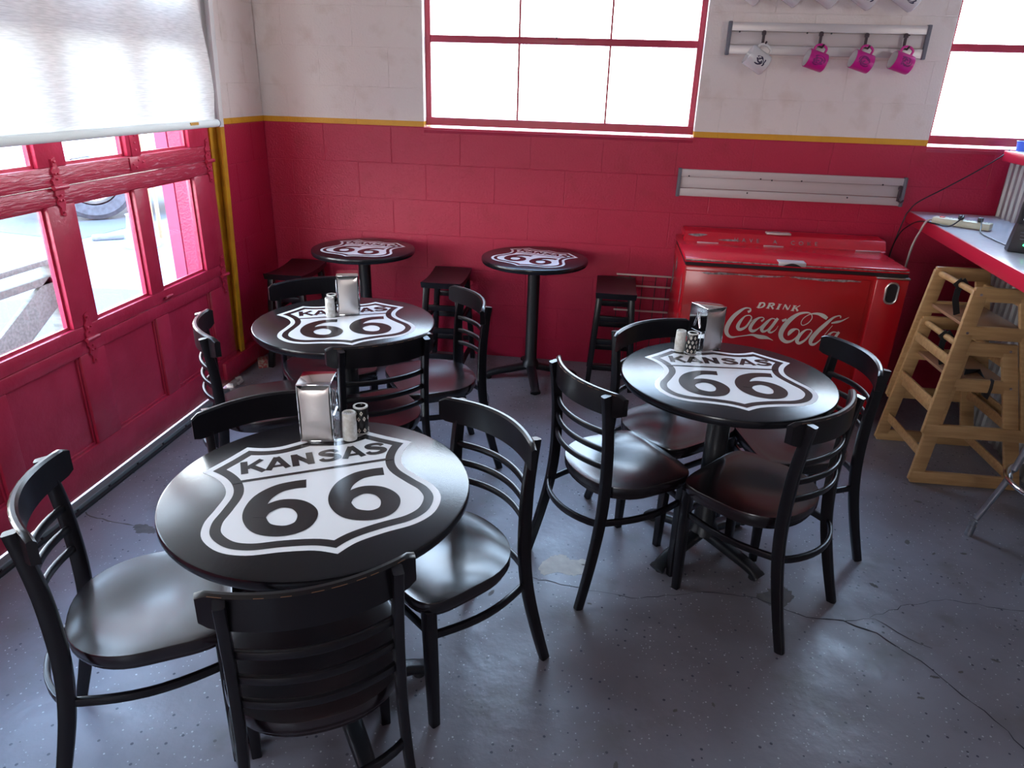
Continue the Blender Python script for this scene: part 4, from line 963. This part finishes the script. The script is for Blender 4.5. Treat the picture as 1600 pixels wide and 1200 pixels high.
# ------------------------------------------------------------------ stacked wooden high chairs
def make_high_chair():
    t = thing('wooden_high_chair', '', 'high chair'); 
    # local: x along the side frames (0 = left foot), y = 0 is near frame, .45 far frame
    def fr(z): return (.065*z/.70, .50-.185*z/.70, .035*z/.70)   # left x, right x, inward y
    for side in (0, 1):
        yy = lambda z: (fr(z)[2] if side == 0 else .45-fr(z)[2]); th_ = .022
        sgn = Vector((0, 1, 0))
        def p3(x, z): return Vector((x, yy(z), z))
        bm = B(); a = fr(0); b = fr(.70)
        bar(bm, p3(a[0]+.032, .012), p3(b[0]+.032, .685), th_, .064, (1, 0, 0), .005); obj('front_post', bm, 'wood', t)
        bm = B(); bar(bm, p3(a[1]-.032, .012), p3(b[1]-.032, .685), th_, .064, (1, 0, 0), .005); obj('back_post', bm, 'wood', t)
        for z0_, z1_, nm in ((.0, .062, 'bottom_rail'), (.47, .53, 'seat_rail'), (.638, .70, 'arm_rail')):
            zm = (z0_+z1_)/2; l, r_, _ = fr(zm); bm = B(); bar(bm, p3(l+.008, zm), p3(r_-.008, zm), th_+.001, z1_-z0_, (0, 0, 1), .006); obj(nm, bm, 'wood', t)
        bm = B()
        for z_ in (.50, .67):
            for xx in (fr(z_)[0]+.035, fr(z_)[1]-.035):
                yb = yy(z_)+(-.013 if side == 0 else .013)
                lathe(bm, [(0, 0), (.006, 0), (.006, .002), (0, .003)], 10, mtx=Matrix.Translation((xx, yb, z_)) @ Matrix.Rotation(PI/2 if side == 0 else -PI/2, 4, 'X'))
        obj('bolt', bm, 'scr', t)
    def cross(x, z, r=None, w_=.012, h_=.045, nm='crossbar'):
        y0 = fr(z)[2]+.01; y1 = .45-fr(z)[2]-.01; bm = B()
        if r: tube(bm, [(x, y0, z), (x, y1, z)], r, 12)
        else: bar(bm, (x, y0, z), (x, y1, z), w_, h_, bev=.003)
        obj(nm, bm, 'wood', t)
    cross(fr(.665)[0]+.034, .668, .014, nm='front_dowel'); cross(fr(.35)[0]+.03, .35); cross(fr(.14)[0]+.03, .14)
    cross(fr(.60)[1]-.03, .62, .014, nm='back_dowel'); cross(fr(.3)[1]-.03, .30); cross(fr(.08)[1]-.03, .06)
    bm = B(); box(bm, fr(.5)[0]+.045, fr(.5)[1]-.04, .037, .413, .505, .520, .003); obj('seat_board', bm, 'woods', t)
    bm = B(); sweep(bm, [(fr(.66)[0]+.034, .20, .69), (fr(.66)[0]+.010, .20, .668), (fr(.66)[0]+.034, .20, .648), (fr(.66)[0]+.058, .20, .668), (fr(.66)[0]+.034, .20, .69)], rrect(.026, .003, .001, 1), (0, 1, 0))
    sweep(bm, [(fr(.66)[0]+.026, .20, .65), (fr(.6)[0]+.034, .205, .60), (fr(.55)[0]+.07, .22, .524)], rrect(.028, .003, .001, 1), (0, 1, 0)); obj('strap', bm, 'strap', t)
    bm = B(); sweep(bm, [(fr(.5)[1]-.125, -.0+fr(.5)[2]-.016, .54), (fr(.5)[1]-.123, fr(.5)[2]-.018, .50), (fr(.5)[1]-.125, fr(.5)[2]-.014, .455), (fr(.5)[1]-.125, fr(.5)[2]+.02, .456), (fr(.5)[1]-.125, fr(.5)[2]+.03, .50), (fr(.5)[1]-.12, .14, .53), (fr(.5)[1]-.2, .10, .535)], rrect(.030, .003, .001, 1), (1, 0, 0)); obj('strap', bm, 'strap', t)
    return t
hc = make_high_chair(); hc.location = (3.668, -1.265, 0); hc['label'] = 'lower wooden high chair of the stack, standing on the floor under counter'; hc['group'] = 'stacked wooden high chairs'
hc.rotation_euler = (0, 0, D(1))
hu = copy_tree(hc, (3.672, -1.262, .245), D(1), 'upper wooden high chair nested on top of the other one')
bpy.data.objects.remove([c for c in children(hu) if c.name.startswith('strap')][-1])

# ------------------------------------------------------------------ chrome bar stool at the right edge
bs = thing('chrome_bar_stool', 'chrome tube bar stool with foot ring cut by the right edge', 'stool', (4.02, -1.77, 0))
for a in (162, 230, 342, 50):
    c, s = math.cos(D(a)), math.sin(D(a)); bm = B()
    pth = spline([(c*.268, s*.268, .006), (c*.262, s*.262, .07), (c*.238, s*.238, .15), (c*.197, s*.197, .30), (c*.168, s*.168, .48), (c*.145, s*.145, .72)], 5)
    tube(bm, pth, .0125, 12); lg = obj('leg', bm, 'steel', bs)
    bm = B(); tube(bm, [(c*.269, s*.269, .0), (c*.264, s*.264, .05)], .0155, 12); obj('foot_cap', bm, 'steel', lg)
bm = B(); tube(bm, [(.207*math.cos(2*PI*i/40), .207*math.sin(2*PI*i/40), .30) for i in range(40)], .010, 10, closed=True); obj('foot_ring', bm, 'mirror', bs)
bm = B(); lathe(bm, [(0, .715), (.17, .715), (.18, .725), (.18, .755), (.165, .772), (0, .776)], 32); obj('seat', bm, 'dark', bs)
